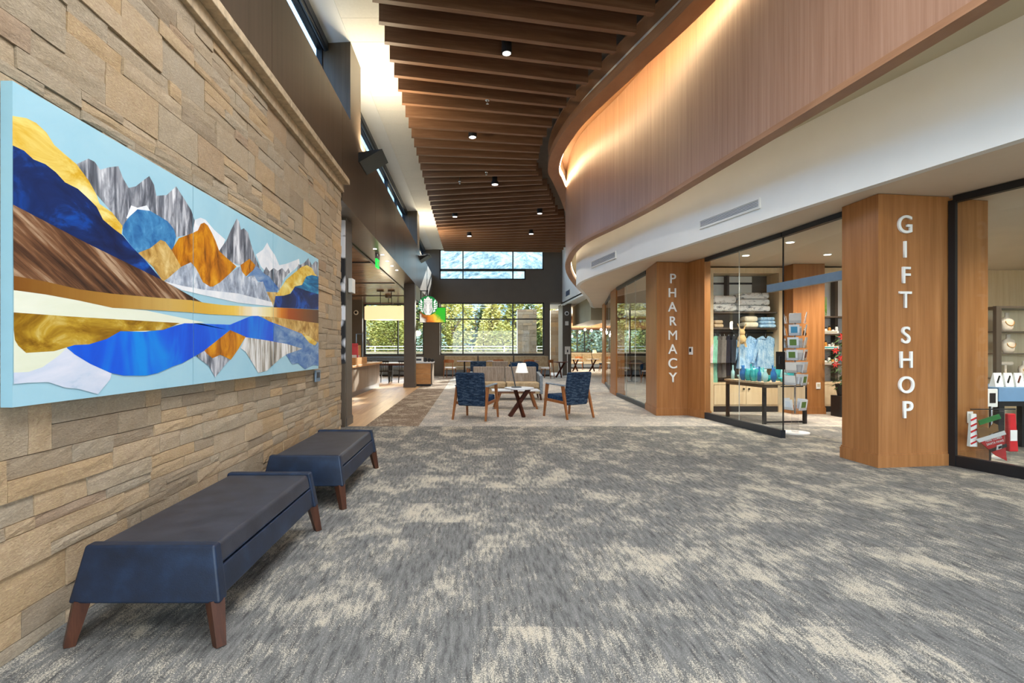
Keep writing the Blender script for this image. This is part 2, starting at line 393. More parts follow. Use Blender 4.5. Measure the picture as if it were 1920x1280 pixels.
for r in rects[300:]: make_stone(rs, mb, *r)
tag(mb.build('stone_facing', M_STONE, wl, tone=True), kind='stuff')
# stone cap: a plain band and a rough ledge over it
MBc = MB(); ys = [-1.3]+[0.2+1.28*i for i in range(6)]+[7.86]
cap = struct(MB().box(-2.16, -1.885, -1.3, 7.86, 3.602, 3.71).build('trim_1', M_CAP, bevel=0.006))
for a, b in zip(ys[:-1], ys[1:]): MB().box(-2.18, -1.80, a+0.002, b-0.002, 3.713, 3.79).build('ledge_stone', M_CAP, cap, bevel=0.008)
# ---- bronze bulkhead above it, with the clerestory windows
bk = MB(); bk.box(-2.6, WX-0.03, -1.3, 7.9, 3.80, 4.88); bk.box(-2.6, WX-0.03, 7.9, 26, 3.53, 4.88)
bulk = struct(bk.build('wall_upper_left', M_BRONZE))
pj = [-1.3, 1.9, 5.12, 7.9, 10.6, 13.3, 15.0, 18.6, 22.3, 25.98]
for a, b in zip(pj[:-1], pj[1:]):
    MB().box(WX-0.03, WX, a+0.004, b-0.004, 3.80 if b <= 7.9 else 3.50, 4.91).build('panel', M_BRONZE, bulk)
MB().box(-2.6, WX-0.03, -1.3, 26, 4.88, 4.91).build('sill', M_BRONZE, bulk)
MB().box(-2.49, WX-0.03, 7.9, 26, 3.50, 3.53).build('soffit_panel', M_BRONZE, bulk)
for a, b in ((-1.3, -0.6), (8.42, 9.2), (18.7, 19.45)):
    MB().box(-2.40, WX, a, b, 4.91, 6.15).build('pier', M_BRONZE, bulk)
cw = [(-0.6, 8.42), (9.2, 18.7), (19.45, 26)]
for a, b in cw:
    w = struct(MB().box(-2.41, -2.40, a, b, 4.92, 6.10).build('window_1', M_CLERE))
    fm = MB(); fm.box(-2.44, -2.36, a, b, 4.90, 4.97); fm.box(-2.44, -2.36, a, b, 6.02, 6.15)
    n = max(1, round((b-a)/1.9))
    fm.build('window_frame', M_BLACK, w)
    for i in range(n+1): MB().box(-2.45, -2.36, a+(b-a)*i/n-0.03, a+(b-a)*i/n+0.03, 4.9, 6.1).build('mullion', M_BLACK, w)
    tr_ = MB(); tr_.box(-2.34, -2.26, a+0.02, b-0.02, 6.0, 6.12); tr_.cyl((-2.30, a+0.05, 5.99), (-2.30, b-0.05, 5.99), 0.025, n=8)
    tr_.build('shade_roller', M_TRACK, w)
# ---- ceiling: unseen roof slab added to block the sky, white panels on the left, dark plenum over the slats
struct(MB().box(-2.7, 12.1, -6, 26.2, 6.50, 6.60).build('ceiling', M_DARKCEIL))
plenum = struct(MB().box(-1.12, 5.6, -6, 26, 6.30, 6.34).build('ceiling', M_DARKCEIL))
ce = struct(MB().box(-2.5, -1.1, -6, 26, 6.19, 6.22).build('ceiling', M_TILE))
pd = None
for i in range(52):
    y0 = -5.6+0.61*i
    if pd is None: o = MB().box(WX, -1.1, 0.003, 0.607, 6.15, 6.19).build('panel', M_TILE, ce); pd = o.data
    else: o = bpy.data.objects.new('panel', pd); COL.objects.link(o); o.parent = ce
    o.location = (0, y0, 0)
MB().hexa([(-2.42, -6, 6.12), (WX-0.002, -6, 6.147), (WX-0.002, 26, 6.147), (-2.42, 26, 6.12)], [(-2.42, -6, 6.19), (WX-0.002, -6, 6.19), (WX-0.002, 26, 6.19), (-2.42, 26, 6.19)]).build('edge_strip', M_WHITE, ce)
# ---- far wall
fw = MB(); Y0, Y1 = 26.0, 26.3
fw.box(-2.35, -1.58, Y0, Y1, 0, 6.5)                     # pier beside the café
fw.box(-1.58, 4.42, Y0, Y1, 3.56, 4.68)                  # beam
fw.box(2.62, 4.42, Y0, Y1, 4.68, 5.16); fw.box(3.50, 4.42, Y0, Y1, 5.16, 6.3); fw.box(-1.58, 3.5, Y0, Y1, 6.18, 6.3)
fw.box(-1.58, 3.80, Y0, Y1, 0, 1.02)
fw.box(3.52, 3.80, Y0, Y1, 1.02, 3.56)
fw.box(-7.0, -2.35, Y0, Y1, 0, 1.0); fw.box(-7.0, -5.25, Y0, Y1, 1.0, 3.6); fw.box(-5.25, -2.35, Y0, Y1, 3.5, 6.5)
struct(fw.build('wall_far', M_DARKCOL))
def window(name, x0, x1, y, z0, z1, xs, zs, fm=None, sill=True):
    fm = fm or M_BLACK
    w = struct(MB().box(x0, x1, y+0.10, y+0.112, z0, z1).build(name, M_WINGLASS)); t = 0.055
    f = MB(); f.box(x0, x0+t, y+0.04, y+0.2, z0, z1); f.box(x1-t, x1, y+0.04, y+0.2, z0, z1); f.box(x0, x1, y+0.04, y+0.2, z0, z0+t); f.box(x0, x1, y+0.04, y+0.2, z1-t, z1)
    f.build('window_frame', fm, w)
    for x in xs: MB().box(x-t/2, x+t/2, y+0.04, y+0.2, z0+t, z1-t).build('mullion', fm, w)
    for zz in zs: MB().box(x0+t, x1-t, y+0.05, y+0.19, zz-t/2, zz+t/2).build('transom', fm, w)
    return w
window('window_2', -1.58, 3.50, 26, 5.16, 6.18, (-0.44, 2.0), ())
window('window_3', -1.58, 2.62, 26, 4.68, 5.16, (-0.44, 2.0), ())
window('window_4', -1.56, 3.52, 26, 1.02, 3.56, (-0.44, 2.0), (2.76,))
window('window_5', -5.25, -2.35, 26, 1.0, 3.5, (-3.62,), (2.74,))
window('window_6', 6.5, 11.9, 26, 1.05, 3.45, (7.72, 9.3, 10.8), (2.72,), M_XWOOD)
struct(MB().box(6.4, 12, 26, 26.3, 0, 1.05).build('wall_far_right', M_DARKCOL))
struct(MB().box(6.4, 12, 26, 26.3, 3.45, 6.5).build('wall_far_right', M_WHITE))
# dining room beyond
struct(MB().box(4.86, 12.2, 36, 36.3, 0, 1.06).build('wall_dining', M_CREAM))
struct(MB().box(4.86, 12.2, 36, 36.3, 2.62, 3.5).build('wall_dining', M_TRIMWOOD))
window('window_7', 4.98, 12.0, 36, 1.06, 2.62, (7.12, 7.62, 9.2, 10.7), ())
sbox('wall_dining', M_CAP, 4.86, 4.98, 27.3, 36.3, 0, 3.5)
struct(MB().prism([(4.4, 15.5), (12.1, 15.5), (12.1, 36.3), (4.86, 36.3), (4.86, 29.4), (3.8, 29.4), (3.8, 26.3), (4.4, 26.3)], 3.50, 3.56).build('ceiling', M_WHITE))
sbox('wall_right_inner', M_WHITE, 4.40, 4.50, 18.0, 26.3, 3.42, 6.3)
ob = MB(); ob.prism([(4.95, 22.2), (5.28, 28), (6.2, 28), (5.9, 22.2)], 2.5, 3.5)
struct(ob.build('wall_dining_bulkhead', M_OLIVE))
sbox('trim_2', M_TRIMWOOD, 5.3, 12, 33.0, 33.3, 2.62, 2.90)
# cafe ceiling, walls
cc = struct(MB().box(-7.0, -2.50, 7.9, 26, 3.52, 3.58).build('ceiling', M_CAFECEIL))
MB().box(-2.54, -2.485, 7.9, 26, 3.47, 3.53).build('edge_trim', M_BLACK, cc)
for yy in (13.6, 17.9, 22.2): MB().box(-7.0, -2.54, yy, yy+0.05, 3.495, 3.525).build('joint_strip', M_BLACK, cc)
sbox('wall_cafe_left', M_DARKCOL, -7.2, -7.0, 7.8, 26.3, 0, 3.6)
sbox('wall_cafe_near', M_DARKCOL, -7.2, -2.14, 7.84, 8.0, 0, 3.53)
sbox('wall_cafe_left', M_DARKCOL, -7.0, -5.5, 24.2, 24.4, 0, 3.52)
# ---- the right side: curved wood fascia, white band, soffit
WOODL = spline([(4.08, -2.2), (3.76, 1.0), (3.49, 3.67), (3.28, 5.8), (3.10, 7.5), (2.97, 8.76), (2.76, 10.1), (2.46, 11.6), (2.40, 12.6), (2.48, 13.8), (2.70, 15.4), (3.2, 17.6), (3.94, 20.2), (4.38, 21.6)], 8)
WHITEL = spline([(5.88, -2.2), (5.2, 1.0), (4.63, 3.5), (4.06, 6.0), (3.63, 8.1), (3.22, 10.1), (2.98, 11.5), (2.81, 12.7), (2.75, 13.6), (2.85, 14.6), (3.2, 15.8), (3.75, 17.6), (4.3, 19.6), (5.0, 22.1), (5.9, 23.2), (7.4, 23.6)], 8)
RINGL = spline([(3.6, -2.2), (3.42, 1.4), (3.14, 4.2), (2.75, 6.65), (2.33, 8.35), (1.92, 10.05), (1.78, 11.3), (1.77, 12.2), (1.87, 13.1), (2.08, 13.8), (2.58, 15.5), (3.1, 17.4), (3.9, 20.0)], 8)
def cut(line, y0, y1): return [p for p in line if y0 <= p.y <= y1]
wr = struct(MB().wall([p for p in offset(WOODL, 0.03)], 3.72, 6.3, 0.09).build('wall_right', M_FASCIA))
yb = [-2.3, 1.6, 5.4, 9.4, 13.5, 17.6, 22]
for a, b in zip(yb[:-1], yb[1:]):
    seg = cut(WOODL, a, b); nx = [p for p in WOODL if p.y > b][:1]
    if nx: seg = seg+[seg[-1]+(nx[0]-seg[-1])*0.985]
    MB().wall(seg, 3.72, 6.08, 0.028).build('panel', M_FASCIA, wr)
MB().wall(offset(WOODL, -0.012), 3.655, 3.72, 0.15).build('bottom_trim', M_TRIMWOOD, wr, smooth=False)
wb = struct(MB().wall(WHITEL, 3.0, 3.99, 0.1).build('wall_right_band', M_WHITE))
# cove ceiling between the fascia and the white band
A_, B_ = offset(WOODL, 0.08), WHITEL
mb = MB()
def resample(L, n):
    d = [0]
    for p, q in zip(L[:-1], L[1:]): d.append(d[-1]+(q-p).length)
    out = []
    for i in range(n):
        t = d[-1]*i/(n-1); k = max(j for j in range(len(d)) if d[j] <= t+1e-9); k = min(k, len(L)-2)
        u = (t-d[k])/(d[k+1]-d[k]); out.append(L[k]*(1-u)+L[k+1]*u)
    return out
a_, b_ = resample(A_, 60), resample([p for p in B_ if p.y < 22.0], 60)
for i in range(59):
    mb.hexa([(a_[i].x, a_[i].y, 3.99), (b_[i].x+.08, b_[i].y, 3.99), (b_[i+1].x+.08, b_[i+1].y, 3.99), (a_[i+1].x, a_[i+1].y, 3.99)], [(a_[i].x, a_[i].y, 4.03), (b_[i].x+.08, b_[i].y, 4.03), (b_[i+1].x+.08, b_[i+1].y, 4.03), (a_[i+1].x, a_[i+1].y, 4.03)])
struct(mb.build('ceiling_cove', M_COVE))
MB().wall(offset(WOODL, 0.15), 3.80, 3.83, 0.02).build('light_strip', glow('led_strip_soft', (1.0, 0.88, 0.62, 1), 3.0), wr)
# upper ring with the warm light strip that washes the fascia
rg = struct(MB().wall(RINGL, 5.63, 5.80, 0.27).build('trim_3', M_TRIMWOOD))
MB().wall(RINGL, 6.09, 6.12, 1.05).build('cover', M_TRIMWOOD, rg)  # added over the slot so the strip's light does not leak upward
MB().wall(offset(RINGL, 0.235), 5.801, 6.089, 0.03).build('back_board', M_WHITE, rg)  # added upright board that contains the strip's light
MB().wall(offset(RINGL, 0.272), 5.68, 5.75, 0.02).build('light_strip', M_LED, rg)
# soffit over the shops
so = [(p.x+0.02, p.y) for p in WHITEL]+[(12.1, 23.6), (12.1, -2.2)]
struct(MB().prism(so, 3.005, 3.06).build('ceiling_soffit', M_SOFFIT))
# shop walls
sbox('wall_right_outer', M_SOFFIT, 12.0, 12.2, -3, 36.3, 0, 6.5)
# ---- ground and hill outside
m, nt, b = new_mat('dry_grass', 0.95, spec=0.1)
v = noise(nt, coords(nt, world=True), 0.9, 6, 0.7); nt.links.new(ramp(nt, v, [(0.3, S(110, 102, 70)), (0.5, S(134, 126, 96)), (0.7, S(150, 144, 120))]), b.inputs['Base Color'])
struct(MB().prism([(-60, 26.4), (70, 26.4), (70, 140), (-60, 140)], -0.5, -0.2).build('ground', m))
struct(MB().prism([(-60, -60), (70, -60), (70, -6.01), (-60, -6.01)], -0.5, -0.2).build('ground', m))
struct(MB().prism([(-60, -6), (-7.3, -6), (-7.3, 26.4), (-60, 26.4)], -0.5, -0.2).build('ground', m))
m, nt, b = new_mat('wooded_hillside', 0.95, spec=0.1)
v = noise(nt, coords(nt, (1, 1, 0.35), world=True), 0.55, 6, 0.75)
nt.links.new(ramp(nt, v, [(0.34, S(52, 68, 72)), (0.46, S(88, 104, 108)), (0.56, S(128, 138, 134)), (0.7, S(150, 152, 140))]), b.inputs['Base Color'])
rh = random.Random(5); hv = []; hf = []; nx_, ny_ = 40, 14
for j in range(ny_+1):
    for i in range(nx_+1):
        x = -90+200*i/nx_; y = 72+70*j/ny_; zz = 34*(j/ny_)**0.8+3*math.sin(i*0.7)+rh.uniform(-1, 1)*1.4-2
        hv.append((x, y, zz))
for j in range(ny_):
    for i in range(nx_): k = j*(nx_+1)+i; hf.append((k, k+1, k+nx_+2, k+nx_+1))
struct(MB().add(hv, hf).build('hillside', m, smooth=True))

sbox('wall_rear_sky_block', M_WHITE, -2.5, 12.1, -6.2, -6.0, 3.3, 6.5)  # unseen wall added to keep direct sky light off the slat faces
# ================================================================== CEILING SLATS AND LAMPS
TAB = [(2.0, 3.0), (6.91, 7.65), (8.71, 9.43), (10.25, 10.75), (11.3, 11.73), (12.61, 12.86), (13.26, 13.28), (13.82, 13.67), (14.47, 14.13), (15.08, 14.5), (15.57, 14.96), (16.05, 15.4), (17.76, 16.9), (20, 19.0), (21.6, 20.9), (22.5, 22.0), (23.7, 23.7), (24.4, 24.75), (25.2, 25.6)]
def ring_x(y):
    best = min(RINGL, key=lambda p: abs(p.y-y)); return best.x
ZB = 5.75
yl = 2.1; n_sl = 0
while yl < 24.7:
    yr = interp(TAB, yl); xl = -1.28
    xr = ring_x(yr)-0.24 if yr < 18 else 3.2+min(1.0, (yr-18)*0.2)
    if yr > 12.6: xr = max(1.56, xr-0.1)
    d = Vector((xr-xl, yr-yl)).normalized(); nrm = Vector((-d.y, d.x)); t = 0.085
    a, b = Vector((xl, yl)), Vector((xr, yr))
    mb = MB().box(0, (b-a).length, -t, 0, ZB, ZB+0.30)
    o = mb.build('slat', M_SLAT, plenum); o.location = (xl, yl, 0); o.rotation_euler = (0, 0, math.atan2(d.y, d.x))
    yl += 0.475 if yl < 9 else (0.51 if yl < 13 else (0.56 if yl < 16 else (0.50 if yl < 20 else 0.42))); n_sl += 1
def downlight(x, y, r, lab, e=60, emit=True):
    Y = (ZB-0.1-EYE)*FPX/(CY-y); p = at(x, y, Y)
    t = thing('downlight', lab, 'ceiling light', (p.x, Y, ZB-0.02), 0, 'black cylinder downlights between the slats')
    MB().lathe([(r, -0.05), (r, 0.16), (0.02, 0.125)], 18).build('housing', M_BLACK, t, smooth=False)
    MB().cyl((0, 0, 0.16), (0, 0, 0.57), 0.012, n=8).build('stem', M_BLACK, t)
    MB().lathe([(r*0.8, -0.055), (r*0.8, -0.045)], 18).build('lens', M_LENS, t)
    lamp('downlight_lamp', 'SPOT', (0, 0, -0.1), e, (1.0, 0.93, 0.84), 0.08, angle=2.2, blend=0.8, parent=t)
for x, y, r, lab in ((950, 104, 0.075, 'black cylinder downlight nearest the camera between the walnut slats'),
                     (886, 260, 0.085, 'second black cylinder downlight under the walnut slats'),
                     (928, 348, 0.10, 'black cylinder downlight in the middle of the slat ceiling'),
                     (853, 408, 0.09, 'black cylinder downlight at the left rim of the slats, beside the second clerestory pier'),
                     (1012, 402, 0.09, 'black cylinder downlight close to the curved wood fascia'),
                     (880, 444, 0.10, 'far black downlight on the left over the lounge'),
                     (996, 440, 0.10, 'far black downlight on the right over the lounge')):
    downlight(x, y, r, lab, 220)
for x, y in ((914, 191), (912, 325), (862, 342)):
    Y = (ZB-0.03-EYE)*FPX/(CY-y); p = at(x, y, Y)
    k = {191: 'nearest the camera', 325: 'just before the middle downlight', 342: 'left of the middle downlight'}[y]
    t = thing('sprinkler', 'small steel sprinkler head under the walnut slats, '+k, 'sprinkler', (p.x, Y, ZB-0.001))
    MB().lathe([(0.035, -0.012), (0.04, 0.0)], 12).build('escutcheon', M_CHROME, t); MB().lathe([(0.012, -0.06), (0.012, -0.012)], 8).lathe([(0.026, -0.066), (0.026, -0.06)], 10).build('head', M_CHROME, t); MB().cyl((0, 0, 0), (0, 0, 0.551), 0.01, n=8).build('pipe', M_CHROME, t)
# wedge-shaped uplights on the bulkhead
def uplight(y, z, lab):
    t = thing('wall_uplight', lab, 'wall light', (WX, y, z), 0, 'uplights on the bulkhead')
    h = MB(); h.hexa([(0, -0.34, -0.16), (0.02, -0.34, -0.16), (0.02, 0.34, -0.16), (0, 0.34, -0.16)], [(0, -0.34, 0), (0.40, -0.34, 0.06), (0.40, 0.34, 0.06), (0, 0.34, 0)])
    h.build('housing', M_BLACK, t); MB().hexa([(0.05, -0.30, 0.012), (0.36, -0.30, 0.058), (0.36, 0.30, 0.058), (0.05, 0.30, 0.012)], [(0.05, -0.30, 0.016), (0.36, -0.30, 0.062), (0.36, 0.30, 0.062), (0.05, 0.30, 0.016)]).build('lens', M_LENS, t)
    lamp('uplight_lamp', 'AREA', (0.2, 0, 0.12), 62, (1.0, 0.84, 0.58), 0.3, 0.55, (0.12, 0, 1), t)
uplight(9.35, 4.62, 'black wedge uplight on the bronze bulkhead near the stone wall')
uplight(19.9, 4.72, 'black wedge uplight far along the bronze bulkhead')
# ================================================================== STOREFRONT
def text_mesh(txt, size, depth=0.01):
    cu = bpy.data.curves.new('letter', 'FONT'); cu.body = txt; cu.size = size; cu.extrude = depth; cu.align_x = 'CENTER'; cu.offset = 0.0 if txt == 'M' else size*0.006
    o = bpy.data.objects.new('letter', cu); COL.objects.link(o); dg = bpy.context.evaluated_depsgraph_get()
    me = bpy.data.meshes.new_from_object(o.evaluated_get(dg)); bpy.data.objects.remove(o); bpy.data.curves.remove(cu)
    return me
M_LETTER = plain('letter_white', S(238, 238, 234), 0.45, var=0.02)
def column(name, poly, lab, z1=3.0, m=None, base=True, mb_=None):
    m = m or M_CHERRY; t = thing(name, lab, 'column', (poly[0][0], poly[0][1], 0))
    o = poly[0]; P_ = [(p[0]-o[0], p[1]-o[1]) for p in poly]
    n = len(P_)
    MB().prism(P_, 0, z1).build('shaft', m, t)
    if base:
        c = (sum(p[0] for p in P_)/n, sum(p[1] for p in P_)/n)
        gr = lambda k: [(p[0]+(0.016*k if p[0] > c[0] else -0.016*k), p[1]+(0.016*k if p[1] > c[1] else -0.016*k)) for p in P_]
        MB().prism(gr(1.0), 0, 0.13).build('base_board', mb_ or m, t); MB().prism(gr(0.5), 0.13, 0.15).build('base_cap', mb_ or m, t)
    return t
column('wood_column', [(4.45, 5.84), (5.34, 5.97), (5.30, 6.46), (4.44, 6.40)], 'cherry veneer column carrying the white GIFT SHOP letters')
column('wood_column', [(3.60, 10.40), (4.24, 10.48), (4.30, 11.40), (3.75, 11.50)], 'cherry veneer column carrying the white PHARMACY letters')
column('wood_column', [(4.232, 10.476), (4.35, 9.98), (4.47, 10.0), (4.40, 10.52)], 'narrow cherry veneer return panel between the PHARMACY column and the shop glass')
column('wood_column', [(4.02, 14.9), (4.22, 14.75), (4.40, 15.7), (4.14, 15.95)], 'slim cherry veneer column at the far end of the pharmacy glass')
column('wood_column', [(4.92, 19.8), (5.12, 19.7), (5.30, 20.6), (5.05, 20.7)], 'farthest cherry veneer column of the storefront, where the soffit curves away')
column('wood_pillar', [(5.385, 6.02), (5.92, 6.12), (5.90, 6.24), (5.37, 6.14)], 'cherry veneer wall panel standing behind the black framed glass right of the GIFT SHOP column')
def sign(txt, px, col_a, col_b, lab, off=0.004):
    A, B = Vector((col_a[0], col_a[1], 0)), Vector((col_b[0], col_b[1], 0)); d = (B-A).normalized(); nrm = Vector((d.y, -d.x, 0))
    R = Matrix((( d.x, 0, nrm.x, 0), (d.y, 0, nrm.y, 0), (0, 1, 0, 0), (0, 0, 0, 1)))
    t = thing('sign_lettering', lab, 'sign')
    for ch, x, y0, y1 in px:
        # the letter's place on the column face under its pixel
        k = (x-CX)/FPX; u = (A.x-k*A.y)/(k*d.y-d.x); p = A+d*u; z0 = EYE+(CY-y1)*p.y/FPX; h = (y1-y0)*p.y/FPX
        me = text_mesh(ch, h/0.70); me.materials.append(M_LETTER)
        o = bpy.data.objects.new('letter', me); COL.objects.link(o); o.parent = t
        o.matrix_local = Matrix.Translation(p+nrm*(0.010+off)+Vector((0, 0, z0))) @ R
gy = [(404, 437), (452, 483), (500, 531), (546, 577), (612, 643), (658, 689), (705, 736), (751, 783)]
sign('', [(c, x, a, b) for (c, x), (a, b) in zip((('G', 1694.5), ('I', 1694.5), ('F', 1696), ('T', 1695), ('S', 1696), ('H', 1696.5), ('O', 1697), ('P', 1699)), gy)], (4.45, 5.84), (5.34, 5.97), 'white capital letters GIFT SHOP reading down the cherry column')
py = [(513, 531), (540, 557), (566, 584), (593, 610), (619, 637), (645, 663), (671, 690), (698, 716)]
sign('', [(c, x, a, b) for (c, x), (a, b) in zip((('P', 1260.5), ('H', 1260), ('A', 1260), ('R', 1260.5), ('M', 1260.5), ('A', 1260.5), ('C', 1260.5), ('Y', 1261)), py)], (3.60, 10.40), (4.24, 10.48), 'white capital letters PHARMACY reading down the cherry column')
# glazing: each run is one window with panes, rails, stiles
def lerp2(a, b, t): return (a[0]+(b[0]-a[0])*t, a[1]+(b[1]-a[1])*t)
def storefront(name, a, b, cuts, z0, z1, rail=0.10, top=0.07, m=None, t=0.012, bot=True):
    m = m or M_TRACK; w = None
    cs = [0]+cuts+[1]
    f = MB()
    ends = (lerp2(a, b, 0), lerp2(a, b, 1))
    d = Vector((b[0]-a[0], b[1]-a[1])).normalized(); nn = Vector((d.y, -d.x))
    oa, ob = Vector(a)-nn*0.03, Vector(b)-nn*0.03
    root = struct(MB().slab(oa, ob, z1-top, z1, 0.07).build(name, m))
    if bot: MB().slab(oa, ob, z0, z0+rail, 0.07).build('bottom_rail', m, root)
    for c0, c1 in zip(cs[:-1], cs[1:]):
        L = math.dist(a, b); g = 0.0015/L
        p, q = Vector(lerp2(a, b, c0+g)), Vector(lerp2(a, b, c1-g))
        MB().slab(p, q, z0+(rail if bot else 0), z1-top, t).build('pane', M_GLASS, root)
        if c1 < 1: MB().slab(q, Vector(lerp2(a, b, c1+g)), z0+rail, z1-top, t).build('joint', M_PAPER, root)
    return root
gw = storefront('window_8', (4.385, 9.97), (4.545, 7.78), [0.49], 0, 3.0, 0.115)
MB().slab((4.543, 7.785), (4.5445, 7.768), 0.1, 2.95, 0.013).build('edge_strip', M_BLACK, gw)
lk = MB(); lk.box(-0.02, 0.02, -0.075, 0.075, 0, 0.26); lk.cyl((-0.05, -0.045, 0.08), (-0.05, -0.045, 0.19), 0.012, n=8); lk.cyl((-0.05, -0.045, 0.085), (0, -0.045, 0.085), 0.01, n=8); lk.cyl((-0.05, -0.045, 0.185), (0, -0.045, 0.185), 0.01, n=8)
o = lk.build('lock_patch', M_BLACK, gw); o.location = (4.545, 7.86, 1.0); o.rotation_euler = (0, 0, 0.073)
# transom and header bar over the shop entrance
tw = storefront('window_9', (4.55, 7.765), (4.62, 6.44), [], 2.28, 3.0, 0.0, 0.07, bot=False)
hb = MB(); hb.slab((4.50, 8.02), (4.60, 6.45), 2.15, 2.26, 0.07); hb.build('header_bar', M_STEEL, tw)
# glass leaf swung open into the shop
dl = struct(MB().slab((4.585, 6.56), (5.20, 7.42), 0.06, 2.12, 0.012).build('door_1', M_GLASS))
MB().slab((4.572, 6.53), (4.60, 6.57), 1.98, 2.14, 0.05).build('top_pivot', M_BLACK, dl)
MB().slab((4.565, 6.53), (4.66, 6.66), 0.0, 0.10, 0.05).build('bottom_pivot', M_BLACK, dl)
MB().slab((4.572, 6.552), (4.584, 6.569), 0.06, 2.12, 0.016).build('edge_profile', M_CHROME, dl)
MB().slab((5.10, 7.28), (5.16, 7.36), 0.9, 1.2, 0.05).build('handle', M_CHROME, dl)
rw = storefront('window_10', (5.375, 5.93), (6.56, 1.5), [0.42, 0.78], 0, 3.0, 0.12, 0.075, M_BLACK)
MB().slab((5.355, 5.965), (5.372, 5.90), 0, 2.95, 0.04).build('corner_post', M_BLACK, rw)
storefront('window_11', (4.02, 14.72), (3.795, 11.55), [0.36, 0.66], 0, 3.0, 0.09, 0.08)
storefront('window_12', (4.92, 19.6), (4.20, 15.98), [0.5], 0, 3.0, 0.09, 0.08)
# small door controls
def gadget(name, lab, cat, p, size, m, face, mm):
    t = thing(name, lab, cat, p, math.atan2(face[1], face[0])+PI/2)
    w, h, d = size; MB().box(-w/2, w/2, -d, 0, 0, h).build('case', m, t, bevel=0.004)
    MB().box(-w*0.3, w*0.3, -d-0.003, -d, h*0.35, h*0.82).build('face', mm, t)
    return t
gadget('card_reader', 'small white card reader on the cherry return panel right of PHARMACY', 'card reader', (4.262, 10.36, 1.19), (0.10, 0.15, 0.025), M_WHITE, (-1, -0.22), M_BLACK)
# ---- air grilles on the white band
def grille(y0, z0, z1, L, lab):
    pa = min(WHITEL, key=lambda p: abs(p.y-y0)); pb = min(WHITEL, key=lambda p: abs(p.y-(y0+L)))
    a, b = Vector((pa.x, pa.y)), Vector((pb.x, pb.y)); d = (b-a); Ln = d.length
    t = thing('air_grille', lab, 'vent', (a.x, a.y, z0), math.atan2(d.y, d.x)); h = z1-z0
    dn = d.normalized(); g0 = max([0.0]+[(p.x-a.x)*(-dn.y)+(p.y-a.y)*dn.x for p in WHITEL if a.y <= p.y <= b.y])+0.002
    f = MB()
    for bx in ((0, Ln, 0, 0.02), (0, Ln, h-0.02, h), (0, 0.02, 0.02, h-0.02), (Ln-0.02, Ln, 0.02, h-0.02)): f.box(bx[0], bx[1], 0, g0+0.022, bx[2], bx[3])
    f.build('frame', M_WHITE, t); MB().box(0.02, Ln-0.02, 0, g0+0.006, 0.02, h-0.02).build('backing', M_VENT, t)
    n = 5
    for i in range(n): zz = 0.02+(h-0.04)*(i+0.5)/n; MB().box(0.02, Ln-0.02, g0+0.006, g0+0.016, zz-0.004, zz+0.004).build('louvre', M_WHITE, t)
grille(7.05, 3.17, 3.31, 1.32, 'long white air grille on the white band nearest the camera')
grille(11.25, 3.20, 3.36, 1.35, 'white air grille on the white band at the curve')
t = thing('air_grille', 'small air grille on the far white wall beside the dark far wall', 'vent', (4.40, 23.9, 3.72), PI/2)
f = MB()
for bx in ((0, 1.1, 0, 0.02), (0, 1.1, 0.26, 0.28), (0, 0.02, 0.02, 0.26), (1.08, 1.1, 0.02, 0.26)): f.box(bx[0], bx[1], 0, 0.02, bx[2], bx[3])
f.build('frame', M_WHITE, t); MB().box(0.02, 1.08, 0, 0.006, 0.02, 0.26).build('backing', M_VENT, t)
for i in range(4): MB().box(0.02, 1.08, 0.006, 0.016, 0.04+i*0.06, 0.052+i*0.06).build('louvre', M_VENT, t)
# ---- dark columns on the left and the far right
def dark_column(poly, z1, lab): return column('dark_column', poly, lab, z1, M_DARKCOL)
dark_column([(-2.42, 8.95), (-2.11, 8.95), (-2.11, 9.38), (-2.42, 9.38)], 3.5, 'dark taupe column standing just past the end of the stone wall')
dark_column([(-2.30, 18.0), (-1.93, 18.0), (-1.93, 18.4), (-2.30, 18.4)], 3.5, 'dark taupe column beside the wooden condiment cabinet')
dark_column([(4.42, 26.0), (4.84, 26.0), (4.84, 27.3), (4.42, 27.3)], 3.5, 'dark taupe column beside the far right dining room, with a pale notice stand before it')
# ================================================================== PAINTING (three canvases)
PX = -1.86
def pnt(tagc, x, y):
    if tagc == 'A': x, y = 20+x/3.369, 180+y/3.369
    elif tagc == 'B': x, y = 20+x/4.742, 500+y/4.742
    elif tagc == 'C': x, y = 340+x/3.763, 380+y/3.763
    Y = -PX*FPX/(CX-x); return (Y, EYE+(CY-y)*Y/FPX)
def paint(name, stops, scale=(1, 1, 1), det=5, rough=0.5, dist=0.6, grad=None):
    m, nt, b = new_mat(name, rough, spec=0.3)
    n = noise(nt, coords(nt, scale, world=True), 1.0, det, 0.62, dist)
    c = ramp(nt, n, stops)
    nt.links.new(c, b.inputs['Base Color']); return m
p_sky = paint('paint_sky', [(0.3, S(158, 204, 222)), (0.7, S(172, 212, 226))], (2, 2, 2))
p_gold = paint('paint_gold', [(0.28, S(176, 120, 10)), (0.42, S(222, 176, 52)), (0.55, S(240, 216, 120)), (0.7, S(246, 236, 180))], (2, 3, 7))
p_grey = paint('paint_grey_rock', [(0.3, S(40, 44, 56)), (0.45, S(112, 116, 126)), (0.55, S(176, 178, 186)), (0.66, S(236, 236, 240))], (2, 16, 3))
p_white = paint('paint_white', [(0.3, S(214, 222, 232)), (0.6, S(244, 244, 246))], (2, 5, 5))
p_blue = paint('paint_mid_blue', [(0.3, S(28, 92, 156)), (0.6, S(70, 140, 192)), (0.75, S(120, 176, 212))], (2, 14, 14), 6)
p_ochre = paint('paint_ochre', [(0.3, S(150, 104, 34)), (0.5, S(206, 166, 92)), (0.7, S(238, 214, 150))], (2, 9, 9), 5)
